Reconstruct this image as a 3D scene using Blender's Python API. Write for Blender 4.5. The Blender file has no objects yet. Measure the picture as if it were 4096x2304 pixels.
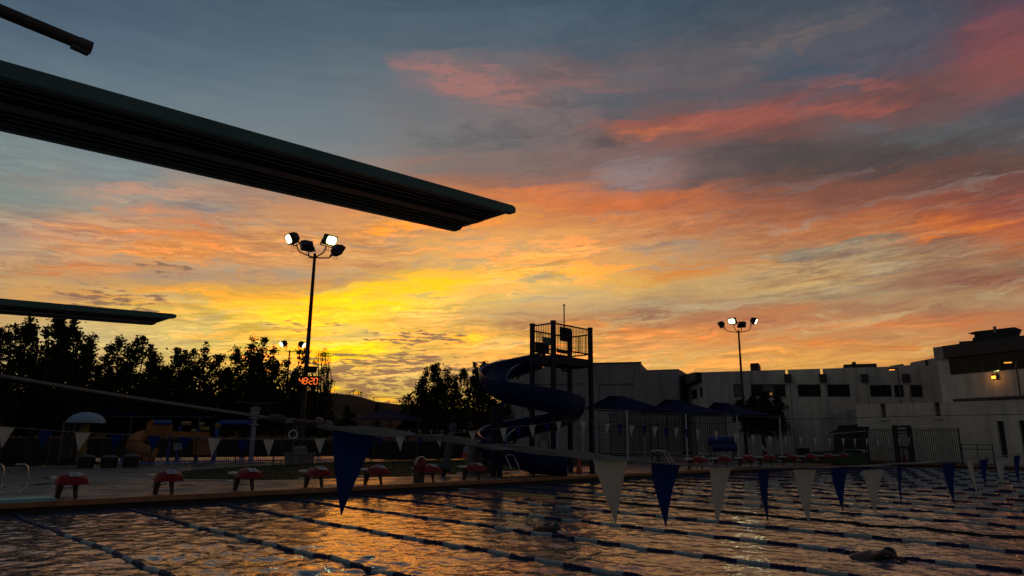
import bpy, bmesh, math, random
import numpy as np
from mathutils import Vector, Matrix
R = math.radians
sc = bpy.context.scene
C = sc.collection

# ---------------------------------------------------------------- camera
# X runs along the far pool wall, Y towards it, Z up; the deck is z = 0
CAM_Z, FOCAL_PX, PITCH, ROLL, HEAD = 1.698, 2708.8, 0.220226, 0.009986, 0.778878
_u = np.array([math.sin(HEAD), math.cos(HEAD)])
_n = np.array([-math.cos(HEAD), math.sin(HEAD)])

def cam_to_world(x, y, z):
    """camera axes (right, up, forward) -> world direction"""
    c, s = math.cos(ROLL), math.sin(ROLL)
    x, y = c * x - s * y, s * x + c * y
    X, Y, Z = x, z * math.cos(PITCH) - y * math.sin(PITCH), z * math.sin(PITCH) + y * math.cos(PITCH)
    return Vector((X * _u[0] + Y * _u[1], X * _n[0] + Y * _n[1], Z))

cam = bpy.data.cameras.new('camera')
camo = bpy.data.objects.new('camera', cam)
C.objects.link(camo)
cam.sensor_fit = 'HORIZONTAL'
cam.sensor_width = 36
cam.lens = 36 * FOCAL_PX / 4096
cam.clip_start, cam.clip_end = 0.05, 6000
M3 = Matrix((cam_to_world(1, 0, 0), cam_to_world(0, 1, 0), -cam_to_world(0, 0, 1))).transposed()
camo.matrix_world = Matrix.Translation((0, 0, CAM_Z)) @ M3.to_4x4()
sc.camera = camo

def at(px, py, z=None, y=None, d=None):
    """the world point seen at a photograph pixel, at height z, at depth line y, or d metres away over the ground"""
    v = cam_to_world(px - 2048, 1152 - py, FOCAL_PX)
    if z is not None:
        t = (z - CAM_Z) / v.z
    elif y is not None:
        t = y / v.y
    else:
        t = d / math.hypot(v.x, v.y)
    return Vector((v.x * t, v.y * t, CAM_Z + v.z * t))

# ---------------------------------------------------------------- view
sc.view_settings.view_transform = 'Standard'
sc.view_settings.look = 'None'
sc.view_settings.gamma = 1
sc.view_settings.exposure = 0
sc.render.engine = 'CYCLES'
sc.cycles.max_bounces = 6
sc.cycles.use_denoising = True

# ---------------------------------------------------------------- sky: dawn glow with lit cloud streaks
sc.cycles.use_adaptive_sampling = True
sc.cycles.adaptive_threshold = 0.02
SKY_AZ = [-40, -33, -26, -20, -14, -8, -2, 4, 10, 16, 22, 28, 34, 40]
SKY_EL = [-1.0, 0.0, 1.0, 2.0, 3.0, 4.0, 5.0, 6.0, 7.0, 8.0, 9.0, 10.0, 11.0, 12.0, 13.0, 14.0, 15.0, 16.0, 17.0, 18.5, 20.0, 21.5, 23.0, 25.0, 27.5, 30.0, 33.0, 36.0, 40.0]
# red, green, blue of the sky at each elevation, one row per bearing
SKY_RAMPS = [
    [(150, 110, 80), (153, 115, 84), (161, 130, 94), (169, 143, 104), (176, 156, 111), (182, 167, 117), (188, 173, 123), (193, 172, 122), (197, 155, 98), (185, 138, 90), (170, 142, 109), (176, 154, 121), (179, 154, 124), (179, 150, 125), (169, 145, 126), (158, 141, 127), (134, 140, 133), (125, 139, 134), (122, 137, 135), (118, 134, 136), (113, 129, 133), (107, 124, 131), (100, 118, 127), (91, 109, 122), (79, 98, 114), (71, 89, 106), (65, 82, 97), (59, 75, 88), (55, 69, 82)],
    [(156, 110, 74), (159, 115, 77), (170, 129, 85), (181, 143, 94), (184, 153, 103), (188, 162, 110), (198, 166, 107), (204, 179, 118), (201, 179, 125), (207, 170, 107), (216, 163, 91), (201, 158, 103), (189, 144, 101), (203, 148, 101), (210, 150, 101), (197, 142, 110), (188, 143, 109), (155, 144, 131), (160, 145, 133), (128, 140, 140), (121, 135, 138), (115, 130, 135), (107, 124, 132), (98, 116, 127), (87, 105, 120), (76, 95, 111), (68, 86, 102), (63, 79, 94), (55, 70, 83)],
    [(160, 110, 61), (164, 114, 62), (180, 128, 66), (196, 141, 71), (203, 159, 84), (210, 171, 91), (216, 180, 94), (218, 187, 105), (219, 191, 111), (221, 191, 110), (229, 189, 89), (233, 176, 74), (202, 159, 98), (186, 148, 111), (211, 149, 92), (217, 146, 88), (208, 141, 91), (178, 141, 112), (160, 142, 125), (171, 140, 122), (136, 137, 132), (122, 133, 136), (114, 128, 133), (106, 121, 129), (95, 112, 124), (84, 101, 116), (71, 89, 105), (66, 83, 98), (59, 74, 87)],
    [(170, 119, 58), (173, 123, 59), (188, 139, 64), (202, 156, 69), (212, 169, 76), (221, 178, 77), (230, 187, 71), (235, 195, 71), (234, 201, 82), (236, 202, 83), (241, 204, 74), (244, 203, 57), (235, 183, 59), (202, 157, 96), (192, 150, 110), (209, 150, 95), (218, 150, 87), (211, 147, 91), (195, 142, 100), (182, 138, 108), (165, 133, 113), (136, 132, 127), (119, 129, 132), (110, 123, 130), (100, 115, 125), (89, 106, 118), (75, 93, 108), (67, 85, 100), (60, 76, 90)],
    [(170, 110, 40), (174, 115, 42), (195, 144, 51), (217, 173, 60), (218, 180, 79), (211, 170, 88), (219, 180, 93), (239, 198, 76), (251, 218, 45), (248, 210, 62), (248, 212, 66), (251, 220, 53), (252, 216, 43), (237, 184, 56), (216, 164, 89), (210, 159, 103), (218, 159, 97), (221, 156, 92), (222, 152, 88), (208, 142, 93), (182, 132, 102), (152, 127, 114), (127, 126, 126), (114, 122, 127), (107, 116, 123), (95, 109, 119), (78, 96, 110), (68, 86, 101), (61, 78, 91)],
    [(170, 110, 40), (172, 113, 41), (190, 138, 53), (208, 163, 65), (219, 181, 79), (215, 183, 95), (224, 187, 105), (220, 175, 95), (234, 190, 96), (245, 199, 75), (235, 190, 86), (241, 202, 102), (248, 212, 89), (250, 210, 63), (246, 196, 53), (231, 176, 82), (229, 171, 97), (232, 171, 95), (232, 164, 89), (223, 148, 80), (198, 130, 87), (158, 116, 96), (125, 116, 113), (117, 117, 118), (110, 112, 117), (107, 109, 116), (82, 98, 111), (69, 87, 101), (62, 78, 92)],
    [(170, 110, 46), (171, 111, 47), (185, 131, 59), (199, 151, 71), (212, 169, 84), (216, 176, 94), (223, 182, 101), (227, 179, 94), (235, 184, 87), (236, 185, 83), (231, 176, 82), (218, 170, 98), (224, 182, 104), (236, 194, 100), (242, 196, 87), (240, 184, 84), (236, 177, 98), (236, 173, 98), (234, 166, 91), (220, 145, 81), (199, 126, 80), (155, 109, 89), (128, 108, 102), (119, 112, 112), (121, 111, 113), (117, 106, 108), (81, 96, 109), (68, 86, 101), (62, 78, 91)],
    [(167, 107, 50), (167, 107, 50), (179, 123, 61), (192, 139, 73), (204, 154, 84), (214, 166, 91), (222, 174, 95), (231, 179, 90), (236, 180, 85), (230, 170, 85), (220, 156, 80), (196, 146, 94), (197, 159, 111), (217, 177, 114), (237, 188, 99), (238, 179, 90), (234, 174, 98), (232, 169, 98), (229, 161, 92), (212, 138, 82), (196, 120, 76), (148, 106, 92), (131, 105, 100), (118, 103, 102), (119, 106, 107), (115, 101, 102), (78, 93, 106), (67, 85, 100), (61, 77, 90)],
    [(159, 100, 50), (159, 100, 50), (172, 113, 59), (185, 127, 68), (198, 141, 77), (211, 155, 87), (222, 165, 88), (231, 172, 86), (229, 169, 94), (222, 154, 86), (202, 133, 80), (172, 129, 96), (172, 149, 115), (200, 164, 106), (234, 175, 82), (228, 166, 89), (222, 162, 95), (219, 157, 95), (213, 148, 94), (202, 126, 81), (189, 111, 73), (136, 110, 108), (134, 106, 103), (122, 92, 88), (93, 96, 104), (104, 95, 99), (75, 89, 103), (65, 83, 98), (59, 75, 88)],
    [(151, 96, 50), (152, 96, 50), (165, 108, 57), (179, 122, 65), (194, 136, 73), (208, 150, 80), (221, 161, 85), (227, 165, 83), (223, 160, 88), (215, 146, 86), (208, 131, 77), (179, 120, 86), (177, 139, 101), (192, 157, 105), (203, 158, 100), (204, 148, 88), (200, 145, 90), (193, 140, 95), (185, 127, 90), (179, 109, 73), (156, 96, 74), (106, 86, 84), (99, 83, 83), (138, 84, 75), (101, 89, 93), (97, 92, 97), (73, 85, 97), (63, 79, 94), (57, 72, 85)],
    [(143, 92, 50), (143, 92, 50), (156, 103, 55), (171, 117, 62), (186, 130, 69), (201, 144, 75), (215, 156, 81), (224, 163, 83), (215, 149, 81), (199, 143, 90), (208, 129, 77), (182, 124, 84), (175, 140, 101), (183, 155, 110), (189, 152, 106), (179, 138, 94), (176, 132, 95), (181, 123, 84), (174, 110, 76), (160, 94, 68), (112, 80, 71), (85, 73, 73), (92, 78, 77), (140, 80, 73), (104, 87, 91), (89, 87, 95), (71, 81, 93), (62, 75, 89), (55, 68, 80)],
    [(134, 87, 47), (135, 87, 47), (146, 97, 52), (161, 109, 58), (175, 121, 64), (190, 133, 70), (204, 146, 75), (215, 152, 79), (207, 143, 79), (196, 139, 88), (202, 128, 78), (175, 127, 89), (168, 140, 104), (169, 136, 100), (167, 136, 102), (150, 127, 102), (169, 118, 84), (183, 110, 67), (163, 96, 68), (129, 81, 67), (88, 72, 69), (84, 75, 75), (98, 81, 81), (120, 79, 76), (88, 85, 96), (80, 83, 94), (68, 77, 89), (62, 72, 83), (55, 64, 74)],
    [(124, 79, 42), (125, 80, 42), (134, 86, 46), (147, 96, 52), (160, 106, 58), (173, 116, 63), (186, 125, 69), (200, 135, 74), (192, 133, 82), (193, 126, 80), (179, 115, 78), (169, 133, 97), (155, 113, 86), (148, 107, 84), (156, 122, 93), (148, 110, 88), (188, 110, 64), (163, 92, 63), (135, 78, 64), (105, 74, 68), (84, 75, 75), (85, 86, 89), (102, 80, 82), (106, 76, 77), (85, 83, 95), (75, 79, 92), (68, 72, 84), (62, 66, 77), (55, 58, 68)],
    [(120, 75, 40), (120, 75, 40), (128, 80, 44), (140, 88, 50), (152, 96, 55), (164, 104, 61), (176, 112, 66), (188, 120, 72), (178, 116, 78), (177, 109, 76), (161, 120, 91), (171, 123, 89), (146, 94, 76), (143, 111, 86), (169, 106, 72), (177, 101, 64), (165, 88, 67), (138, 79, 67), (117, 76, 69), (92, 75, 73), (82, 80, 83), (83, 85, 92), (83, 80, 89), (138, 78, 76), (106, 70, 79), (82, 70, 83), (74, 65, 77), (67, 59, 70), (60, 54, 65)],
]
# cloud streaks: bearing, elevation, half length, half thickness, tilt, red, green, blue, strength
STREAKS = [
    (-3.61, 29.41, 7.56, 1.19, -0.126, 173, 116, 108, 0.68),
    (4.03, 30.4, 3.94, 0.86, 0.049, 125, 98, 99, 0.425),
    (6.29, 29.17, 4.59, 0.42, -0.127, 146, 101, 96, 0.425),
    (16.78, 25.55, 9.8, 0.65, -0.045, 158, 90, 78, 0.8075),
    (13.09, 25.09, 4.34, 0.47, -0.033, 182, 104, 74, 0.8075),
    (26.25, 24.98, 6.68, 0.47, -0.076, 148, 84, 75, 0.7225),
    (29.35, 26.36, 4.18, 0.35, -0.278, 163, 93, 82, 0.68),
    (37.36, 24.93, 4.96, 0.72, -0.162, 127, 82, 80, 0.595),
    (39.58, 27.14, 2.16, 1.68, -0.127, 125, 76, 81, 0.6375),
    (25.02, 30.48, 5.74, 0.52, 0.06, 115, 101, 98, 0.595),
    (19.9, 28.87, 4.49, 0.62, 0.076, 110, 99, 99, 0.425),
    (25.43, 28.41, 4.71, 0.79, -0.376, 71, 87, 101, 0.6375),
    (17.69, 27.84, 5.26, 0.56, -0.045, 80, 92, 103, 0.425),
    (25.72, 21.34, 7.96, 1.11, -0.222, 78, 69, 70, 0.65),
    (6.69, 27.57, 5.91, 0.51, -0.115, 85, 86, 91, 0.51),
    (-2.32, 25.23, 6.79, 0.7, 0.148, 92, 90, 92, 0.51),
    (8.7, 24.45, 3.34, 0.5, -0.049, 80, 78, 80, 0.51),
    (29.68, 22.76, 5.89, 0.62, -0.435, 90, 97, 101, 0.425),
    (9.95, 22.06, 3.7, 0.71, 0.078, 148, 130, 128, 0.6),
    (10.76, 19.87, 8.98, 0.65, 0.015, 206, 112, 62, 0.7),
    (-0.05, 20.6, 5.8, 0.54, -0.055, 215, 122, 68, 0.75),
    (11.8, 18.03, 7.41, 0.51, -0.102, 216, 136, 78, 0.5),
    (17.44, 13.94, 5.56, 0.48, 0.131, 218, 134, 58, 0.85),
    (32.81, 14.95, 6.56, 0.46, -0.01, 212, 116, 55, 0.9),
    (28.01, 14.71, 5.67, 0.41, 0.051, 126, 120, 106, 0.8),
    (22.77, 14.65, 3.74, 0.39, 0.017, 140, 126, 106, 0.5),
    (2.2, 15.17, 5.45, 0.42, 0.135, 250, 190, 90, 0.6),
    (5.4, 13.98, 6.45, 0.46, 0.038, 250, 185, 62, 0.8),
    (-3.26, 18.44, 7.26, 0.46, 0.158, 236, 152, 66, 0.7),
    (-10.67, 17.42, 3.85, 0.33, 0.198, 250, 165, 40, 0.7),
    (-12.49, 11.58, 7.23, 0.54, 0.106, 255, 222, 8, 0.874),
    (-13.53, 10.61, 5.82, 0.45, 0.071, 255, 236, 6, 0.874),
    (-8.43, 12.51, 6.76, 0.42, 0.127, 255, 212, 20, 0.85),
    (-16.53, 9.34, 3.72, 0.77, 0.004, 255, 232, 30, 0.782),
    (-14.37, 8.42, 6.22, 0.33, 0.047, 255, 214, 60, 0.644),
    (-13.35, 7.34, 5.43, 0.45, 0.005, 255, 232, 8, 0.828),
    (-14.78, 6.49, 2.6, 0.44, 0.04, 255, 228, 4, 0.828),
    (-2.04, 8.3, 3.14, 0.34, 0.049, 255, 205, 30, 0.736),
    (-21.12, 8.05, 5.01, 0.23, 0.138, 248, 190, 60, 0.644),
    (-27.43, 16.48, 4.56, 0.45, 0.058, 222, 136, 84, 0.75),
    (-30.01, 17.75, 4.4, 0.47, 0.14, 200, 148, 120, 0.75),
    (-29.41, 14.81, 6.69, 0.33, 0.073, 226, 140, 76, 0.8),
    (-27.86, 13.74, 7.19, 0.37, 0.19, 228, 150, 78, 0.8),
    (-34.27, 12.59, 2.71, 0.35, 0.115, 214, 138, 86, 0.8),
    (-34.25, 11.26, 2.56, 0.38, 0.305, 206, 124, 72, 0.8),
    (-29.68, 12.33, 4.31, 0.37, 0.285, 222, 146, 82, 0.75),
    (-23.92, 17.01, 3.72, 0.46, 0.025, 154, 142, 130, 0.6),
    (-26.54, 17.21, 3.21, 0.26, -0.034, 140, 132, 130, 0.6),
    (-24.19, 12.38, 5.97, 0.38, 0.142, 160, 140, 122, 0.6),
    (-35.1, 12.19, 2.95, 0.21, 0.156, 160, 150, 128, 0.5),
    (-32.62, 9.75, 5.05, 0.28, 0.179, 205, 148, 92, 0.6),
    (-26.64, 10.77, 6.03, 0.41, 0.141, 236, 162, 62, 0.75),
    (-34.7, 9.25, 2.93, 0.35, 0.121, 158, 130, 104, 0.5),
    (-21.73, 11.15, 5.59, 0.43, 0.141, 238, 176, 58, 0.8),
    (-12.75, 14.06, 5.18, 0.33, 0.029, 190, 140, 98, 0.7),
    (-15.65, 12.63, 6.03, 0.33, 0.14, 206, 142, 82, 0.7),
    (8.34, 9.71, 9.98, 0.46, 0.02, 160, 112, 84, 0.7),
    (2.19, 10.22, 5.13, 0.3, -0.048, 176, 128, 92, 0.6),
    (23.91, 9.06, 6.79, 0.35, -0.002, 172, 110, 80, 0.7),
    (30.02, 9.87, 5.33, 0.29, -0.126, 158, 112, 84, 0.7),
    (33.37, 11.43, 4.87, 0.46, -0.035, 142, 96, 78, 0.7),
    (24.21, 11.19, 5.4, 0.23, -0.019, 150, 130, 104, 0.6),
    (28.24, 8.8, 5.81, 0.22, -0.051, 224, 132, 68, 0.8),
    (24.7, 7.5, 6.12, 0.27, -0.087, 222, 134, 68, 0.7),
    (31.33, 6.6, 4.64, 0.21, -0.078, 216, 134, 68, 0.7),
    (11.49, 8.77, 6.94, 0.29, -0.091, 226, 140, 66, 0.7),
    (5.4, 9.39, 3.18, 0.21, 0.029, 238, 150, 60, 0.8),
    (17.08, 6.77, 9.6, 0.24, 0.01, 236, 166, 74, 0.6),
    (-14.62, 3.62, 1.18, 0.14, -0.044, 255, 225, 30, 1.0),
    (-12.24, 3.5, 0.6, 0.18, -0.117, 255, 215, 20, 1.0),
    (-9.58, 3.09, 2.44, 0.12, -0.033, 255, 190, 40, 0.8),
]
def lin(rgb):
    o = []
    for c in rgb:
        c = c / 255
        o.append(c / 12.92 if c < .04045 else ((c + .055) / 1.055) ** 2.4)
    return (*o, 1)

world = bpy.data.worlds.new("World")
sc.world = world
world.use_nodes = True
NT = world.node_tree
NT.nodes.clear()
def node(kind, ins=None, **kw):
    n = NT.nodes.new(kind)
    for k, v in kw.items():
        setattr(n, k, v)
    for k, v in (ins or {}).items():
        s = n.inputs[k]
        if hasattr(v, 'is_output'):
            NT.links.new(v, s)
        else:
            s.default_value = v
    return n
def mth(op, a, b=0.0, c=0.0, clamp=False):
    return node('ShaderNodeMath', {0: a, 1: b, 2: c}, operation=op, use_clamp=clamp).outputs[0]
def smooth(v, lo, hi, to0=0.0, to1=1.0):
    return node('ShaderNodeMapRange', {'Value': v, 'From Min': lo, 'From Max': hi, 'To Min': to0, 'To Max': to1}, interpolation_type='SMOOTHSTEP').outputs[0]
def combine(x, y, z=0.0):
    return node('ShaderNodeCombineXYZ', {0: x, 1: y, 2: z}).outputs[0]
def noise(vec, scale=1.0, detail=4.0, rough=.55, dist=0.0):
    return node('ShaderNodeTexNoise', {'Vector': vec, 'Scale': scale, 'Detail': detail, 'Roughness': rough, 'Distortion': dist}).outputs[0]
def mix(f, a, b, kind='MIX'):
    n = node('ShaderNodeMix', data_type='RGBA', blend_type=kind)
    for s, v in ((n.inputs[0], f), (n.inputs[6], a), (n.inputs[7], b)):
        if hasattr(v, 'is_output'):
            NT.links.new(v, s)
        else:
            s.default_value = v
    return n.outputs[2]

def build_sky():
    tc = node('ShaderNodeTexCoord').outputs['Generated']
    xyz = node('ShaderNodeSeparateXYZ', {0: tc})
    az = mth('ARCTAN2', xyz.outputs[1], xyz.outputs[0])
    bear = mth('MULTIPLY', mth('SUBTRACT', HEAD, az), 57.2958)          # degrees right of the view's heading
    bear = mth('WRAP', bear, 180.0, -180.0)
    elev = mth('MULTIPLY', mth('ARCSINE', xyz.outputs[2]), 57.2958)
    # fibrous noise: long and thin near the horizon, tilting a little
    tilt = mth('MULTIPLY_ADD', bear, -.06, elev)
    fib = noise(combine(mth('MULTIPLY', bear, .045), mth('MULTIPLY', tilt, .42)), 1, 5, .58, .6)
    fib2 = noise(combine(mth('MULTIPLY', bear, .16), mth('MULTIPLY', tilt, 1.25), 7.3), 1, 5, .6, .8)
    swirl = noise(combine(mth('MULTIPLY', bear, .09), mth('MULTIPLY', elev, .16), 3.1), 1, 3, .5)
    k = smooth(elev, 0, 22, .35, 1.0)
    de = mth('ADD', mth('MULTIPLY', mth('SUBTRACT', fib, .5), mth('MULTIPLY', k, 4.2)), mth('MULTIPLY', mth('SUBTRACT', fib2, .5), mth('MULTIPLY', k, 2.0)))
    db = mth('MULTIPLY', mth('SUBTRACT', swirl, .5), 13.0)
    we, wb = mth('ADD', elev, de), mth('ADD', bear, db)
    # clear sky and broad cloud tone: one elevation ramp per bearing
    t = mth('MULTIPLY_ADD', we, 1 / 94, 2 / 94, clamp=True)
    cols = []
    for tones in SKY_RAMPS:
        rn = node('ShaderNodeValToRGB', {0: t})
        cr = rn.color_ramp
        cr.interpolation = 'EASE'
        stops = list(zip(SKY_EL, tones)) + [(58, (58, 70, 84)), (90, (44, 54, 68))]
        cr.elements[0].position, cr.elements[0].color = (stops[0][0] + 2) / 94, lin(stops[0][1])
        cr.elements[1].position, cr.elements[1].color = (stops[-1][0] + 2) / 94, lin(stops[-1][1])
        for e, h in stops[1:-1]:
            cr.elements.new((e + 2) / 94).color = lin(h)
        cols.append(rn.outputs[0])
    rn = node('ShaderNodeValToRGB', {0: t})                              # the dim western sky behind the photographer
    el = rn.color_ramp.elements
    el[0].position, el[0].color = 0, lin(BEHIND[0])
    el[1].position, el[1].color = 1, lin((44, 54, 68))
    el.new(.25).color = lin(BEHIND[1])
    far = rn.outputs[0]
    azs = [-95] + SKY_AZ + [95]
    cols = [far] + cols + [far]
    col = cols[0]
    for i in range(1, len(cols)):
        col = mix(smooth(wb, azs[i - 1], azs[i]), col, cols[i])
    # separate lit and shaded streaks
    w1 = noise(combine(mth('MULTIPLY', bear, .22), mth('MULTIPLY', tilt, .55), 4.4), 1, 4, .6, .4)
    w2 = noise(combine(mth('MULTIPLY', bear, .2), mth('MULTIPLY', tilt, .6), 9.9), 1, 4, .62, .4)
    px_ = mth('MULTIPLY_ADD', mth('SUBTRACT', w1, .5), 7.0, mth('MULTIPLY_ADD', db, .3, bear))
    py_ = mth('MULTIPLY_ADD', mth('MULTIPLY', mth('SUBTRACT', w2, .5), smooth(elev, 3, 24, .5, 1.0)), 3.4, mth('MULTIPLY_ADD', de, .3, elev))
    pos = combine(px_, py_)
    fib3 = noise(combine(mth('MULTIPLY', px_, .34), mth('MULTIPLY', mth('MULTIPLY_ADD', bear, -.1, py_), 2.0), 2.2), 1, 6, .66, .5)
    gain = mth('MULTIPLY', smooth(fib2, .30, .7, .35, 2.6), smooth(fib3, .30, .66, .35, 1.35))
    for x, y, L, T, A, cr_, cg_, cb_, s in STREAKS:
        mp = node('ShaderNodeMapping', {'Vector': pos, 'Location': (x, y, 0), 'Rotation': (0, 0, A), 'Scale': (L * 1.25, T * 1.6, 1)}, vector_type='TEXTURE').outputs[0]
        g = node('ShaderNodeTexGradient', {0: mp}, gradient_type='SPHERICAL').outputs[1]
        a = mth('MULTIPLY', mth('MULTIPLY', g, gain, clamp=True), s)
        col = mix(a, col, lin((cr_, cg_, cb_)))
    # pale gaps and warmer ribs alternating through the lit deck of cloud
    rib = noise(combine(mth('MULTIPLY', px_, .10), mth('MULTIPLY', mth('MULTIPLY_ADD', px_, -.05, py_), .95), 6.1), 1, 6, .62, .6)
    deckm = mth('MULTIPLY', smooth(elev, 3.5, 8), smooth(elev, 24, 16))
    gapc = mix(smooth(elev, 7, 13), lin((222, 196, 128)), mix(smooth(elev, 13, 21), lin((168, 155, 132)), lin((118, 112, 116))))
    col = mix(mth('MULTIPLY', mth('MULTIPLY', smooth(rib, .50, .33), deckm), .55), col, gapc)
    col = mix(mth('MULTIPLY', mth('MULTIPLY', smooth(rib, .52, .68), deckm), .8), col, mix(1.0, col, (1.09, .94, .78, 1), 'MULTIPLY'))
    # soft grain in the high veil
    veil = noise(combine(mth('MULTIPLY', px_, .15), mth('MULTIPLY', py_, .5), 8.8), 1, 6, .66, .8)
    vm = mth('MULTIPLY', mth('MULTIPLY', smooth(elev, 15, 21), smooth(bear, -12, 4)), .6)
    col = mix(vm, col, mix(1.0, col, node('ShaderNodeCombineColor', {0: smooth(veil, .28, .72, .72, 1.20), 1: smooth(veil, .28, .72, .80, 1.16), 2: smooth(veil, .28, .72, .84, 1.12)}).outputs[0], 'MULTIPLY'))
    # fine fibres
    fine = noise(combine(mth('MULTIPLY', bear, .32), mth('MULTIPLY', tilt, 2.6), 1.7), 1, 6, .62, .5)
    patch = noise(combine(mth('MULTIPLY', bear, .07), mth('MULTIPLY', tilt, .2), 5.0), 1, 2, .5)
    fk = mth('MULTIPLY', smooth(elev, 24, 13, 0.0, 1.0), smooth(patch, .38, .62, .12, .75))
    col = mix(fk, col, mix(1.0, col, node('ShaderNodeCombineColor', {0: smooth(fine, .3, .7, .72, 1.3), 1: smooth(fine, .3, .7, .68, 1.3), 2: smooth(fine, .3, .7, .75, 1.2)}).outputs[0], 'MULTIPLY'))
    # hair-thin threads in the lit layers
    thr = noise(combine(mth('MULTIPLY', px_, .16), mth('MULTIPLY', mth('MULTIPLY_ADD', px_, -.04, py_), 4.2), 3.9), 1, 5, .6, .4)
    tk = mth('MULTIPLY', mth('MULTIPLY', smooth(elev, 2, 5), smooth(elev, 22, 13)), smooth(patch, .35, .6, .25, .9))
    col = mix(tk, col, mix(1.0, col, node('ShaderNodeCombineColor', {0: smooth(thr, .36, .64, .86, 1.14), 1: smooth(thr, .36, .64, .82, 1.17), 2: smooth(thr, .36, .64, .88, 1.05)}).outputs[0], 'MULTIPLY'))
    # low broken cumulus near the horizon, in shade
    cn = noise(combine(mth('MULTIPLY', bear, .52), mth('MULTIPLY', elev, smooth(elev, 4, 9, 2.2, 2.9)), 11.0), 1, 6, .64, .25)
    reg = None
    for (x, y, L, T, s) in CUMULUS:
        mp = node('ShaderNodeMapping', {'Vector': combine(bear, elev), 'Location': (x, y, 0), 'Scale': (L, T, 1)}, vector_type='TEXTURE').outputs[0]
        g = mth('MULTIPLY', node('ShaderNodeTexGradient', {0: mp}, gradient_type='SPHERICAL').outputs[1], s)
        reg = g if reg is None else mth('MAXIMUM', reg, g)
    cm = mth('MULTIPLY', smooth(mth('MULTIPLY_ADD', mth('MINIMUM', reg, .5), .36, cn), .63, .73), smooth(reg, .02, .2))
    col = mix(mth('MULTIPLY', cm, .92), col, mix(smooth(elev, 2, 9), lin((132, 98, 72)), lin((140, 104, 84))))
    # round the sun the red runs far past what a photograph can hold
    rgb = node('ShaderNodeSeparateColor', {0: col})
    hot = smooth(rgb.outputs[0], .80, 1.0, 1.0, 2.9)
    col = node('ShaderNodeCombineColor', {0: mth('MULTIPLY', rgb.outputs[0], hot), 1: rgb.outputs[1], 2: rgb.outputs[2]}).outputs[0]
    # the ground side of the sphere
    col = mix(smooth(elev, -.4, -2.5), col, lin((20, 16, 14)))
    # a trace of physical twilight so that the unseen zenith keeps a sky's gradation
    sky = node('ShaderNodeTexSky', sky_type='NISHITA', sun_disc=False, sun_elevation=R(SUN_EL), sun_rotation=R(SUN_ROT)).outputs[0]
    b1 = node('ShaderNodeBackground', {0: col, 1: 1.0}).outputs[0]
    b2 = node('ShaderNodeBackground', {0: sky, 1: .004}).outputs[0]
    ad = node('ShaderNodeAddShader', {0: b1, 1: b2}).outputs[0]
    NT.links.new(ad, node('ShaderNodeOutputWorld').inputs[0])

BEHIND = ((62, 56, 58), (64, 69, 79))
CUMULUS = [(-11, 4.4, 12, 3.2, 1.0), (-10, 6.4, 9, 1.2, .8), (-8.0, 8.2, 6.5, 1.0, .85), (-31, 9.6, 7, 1.8, .6), (-28, 12.5, 4.0, 1.0, .5), (-3, 5.2, 7, 2.2, .75), (-17.5, 8.8, 5, .9, .55)]
SUN_BEAR, SUN_EL = -13.5, 1.0
SUN_ROT = 90 - (math.degrees(HEAD) - SUN_BEAR)
build_sky()
world.cycles.sampling_method = 'MANUAL'
world.cycles.sample_map_resolution = 512
sun = bpy.data.lights.new('sun', 'SUN')
sun.energy, sun.angle, sun.color = .03, R(0.5), (1, .62, .3)
suno = bpy.data.objects.new('sun', sun)
C.objects.link(suno)
_a = HEAD - R(SUN_BEAR)
suno.rotation_euler = Vector((math.cos(_a) * math.cos(R(SUN_EL)), math.sin(_a) * math.cos(R(SUN_EL)), math.sin(R(SUN_EL)))).to_track_quat('Z', 'Y').to_euler()

# ---------------------------------------------------------------- building helpers
ORG = {}

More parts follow.
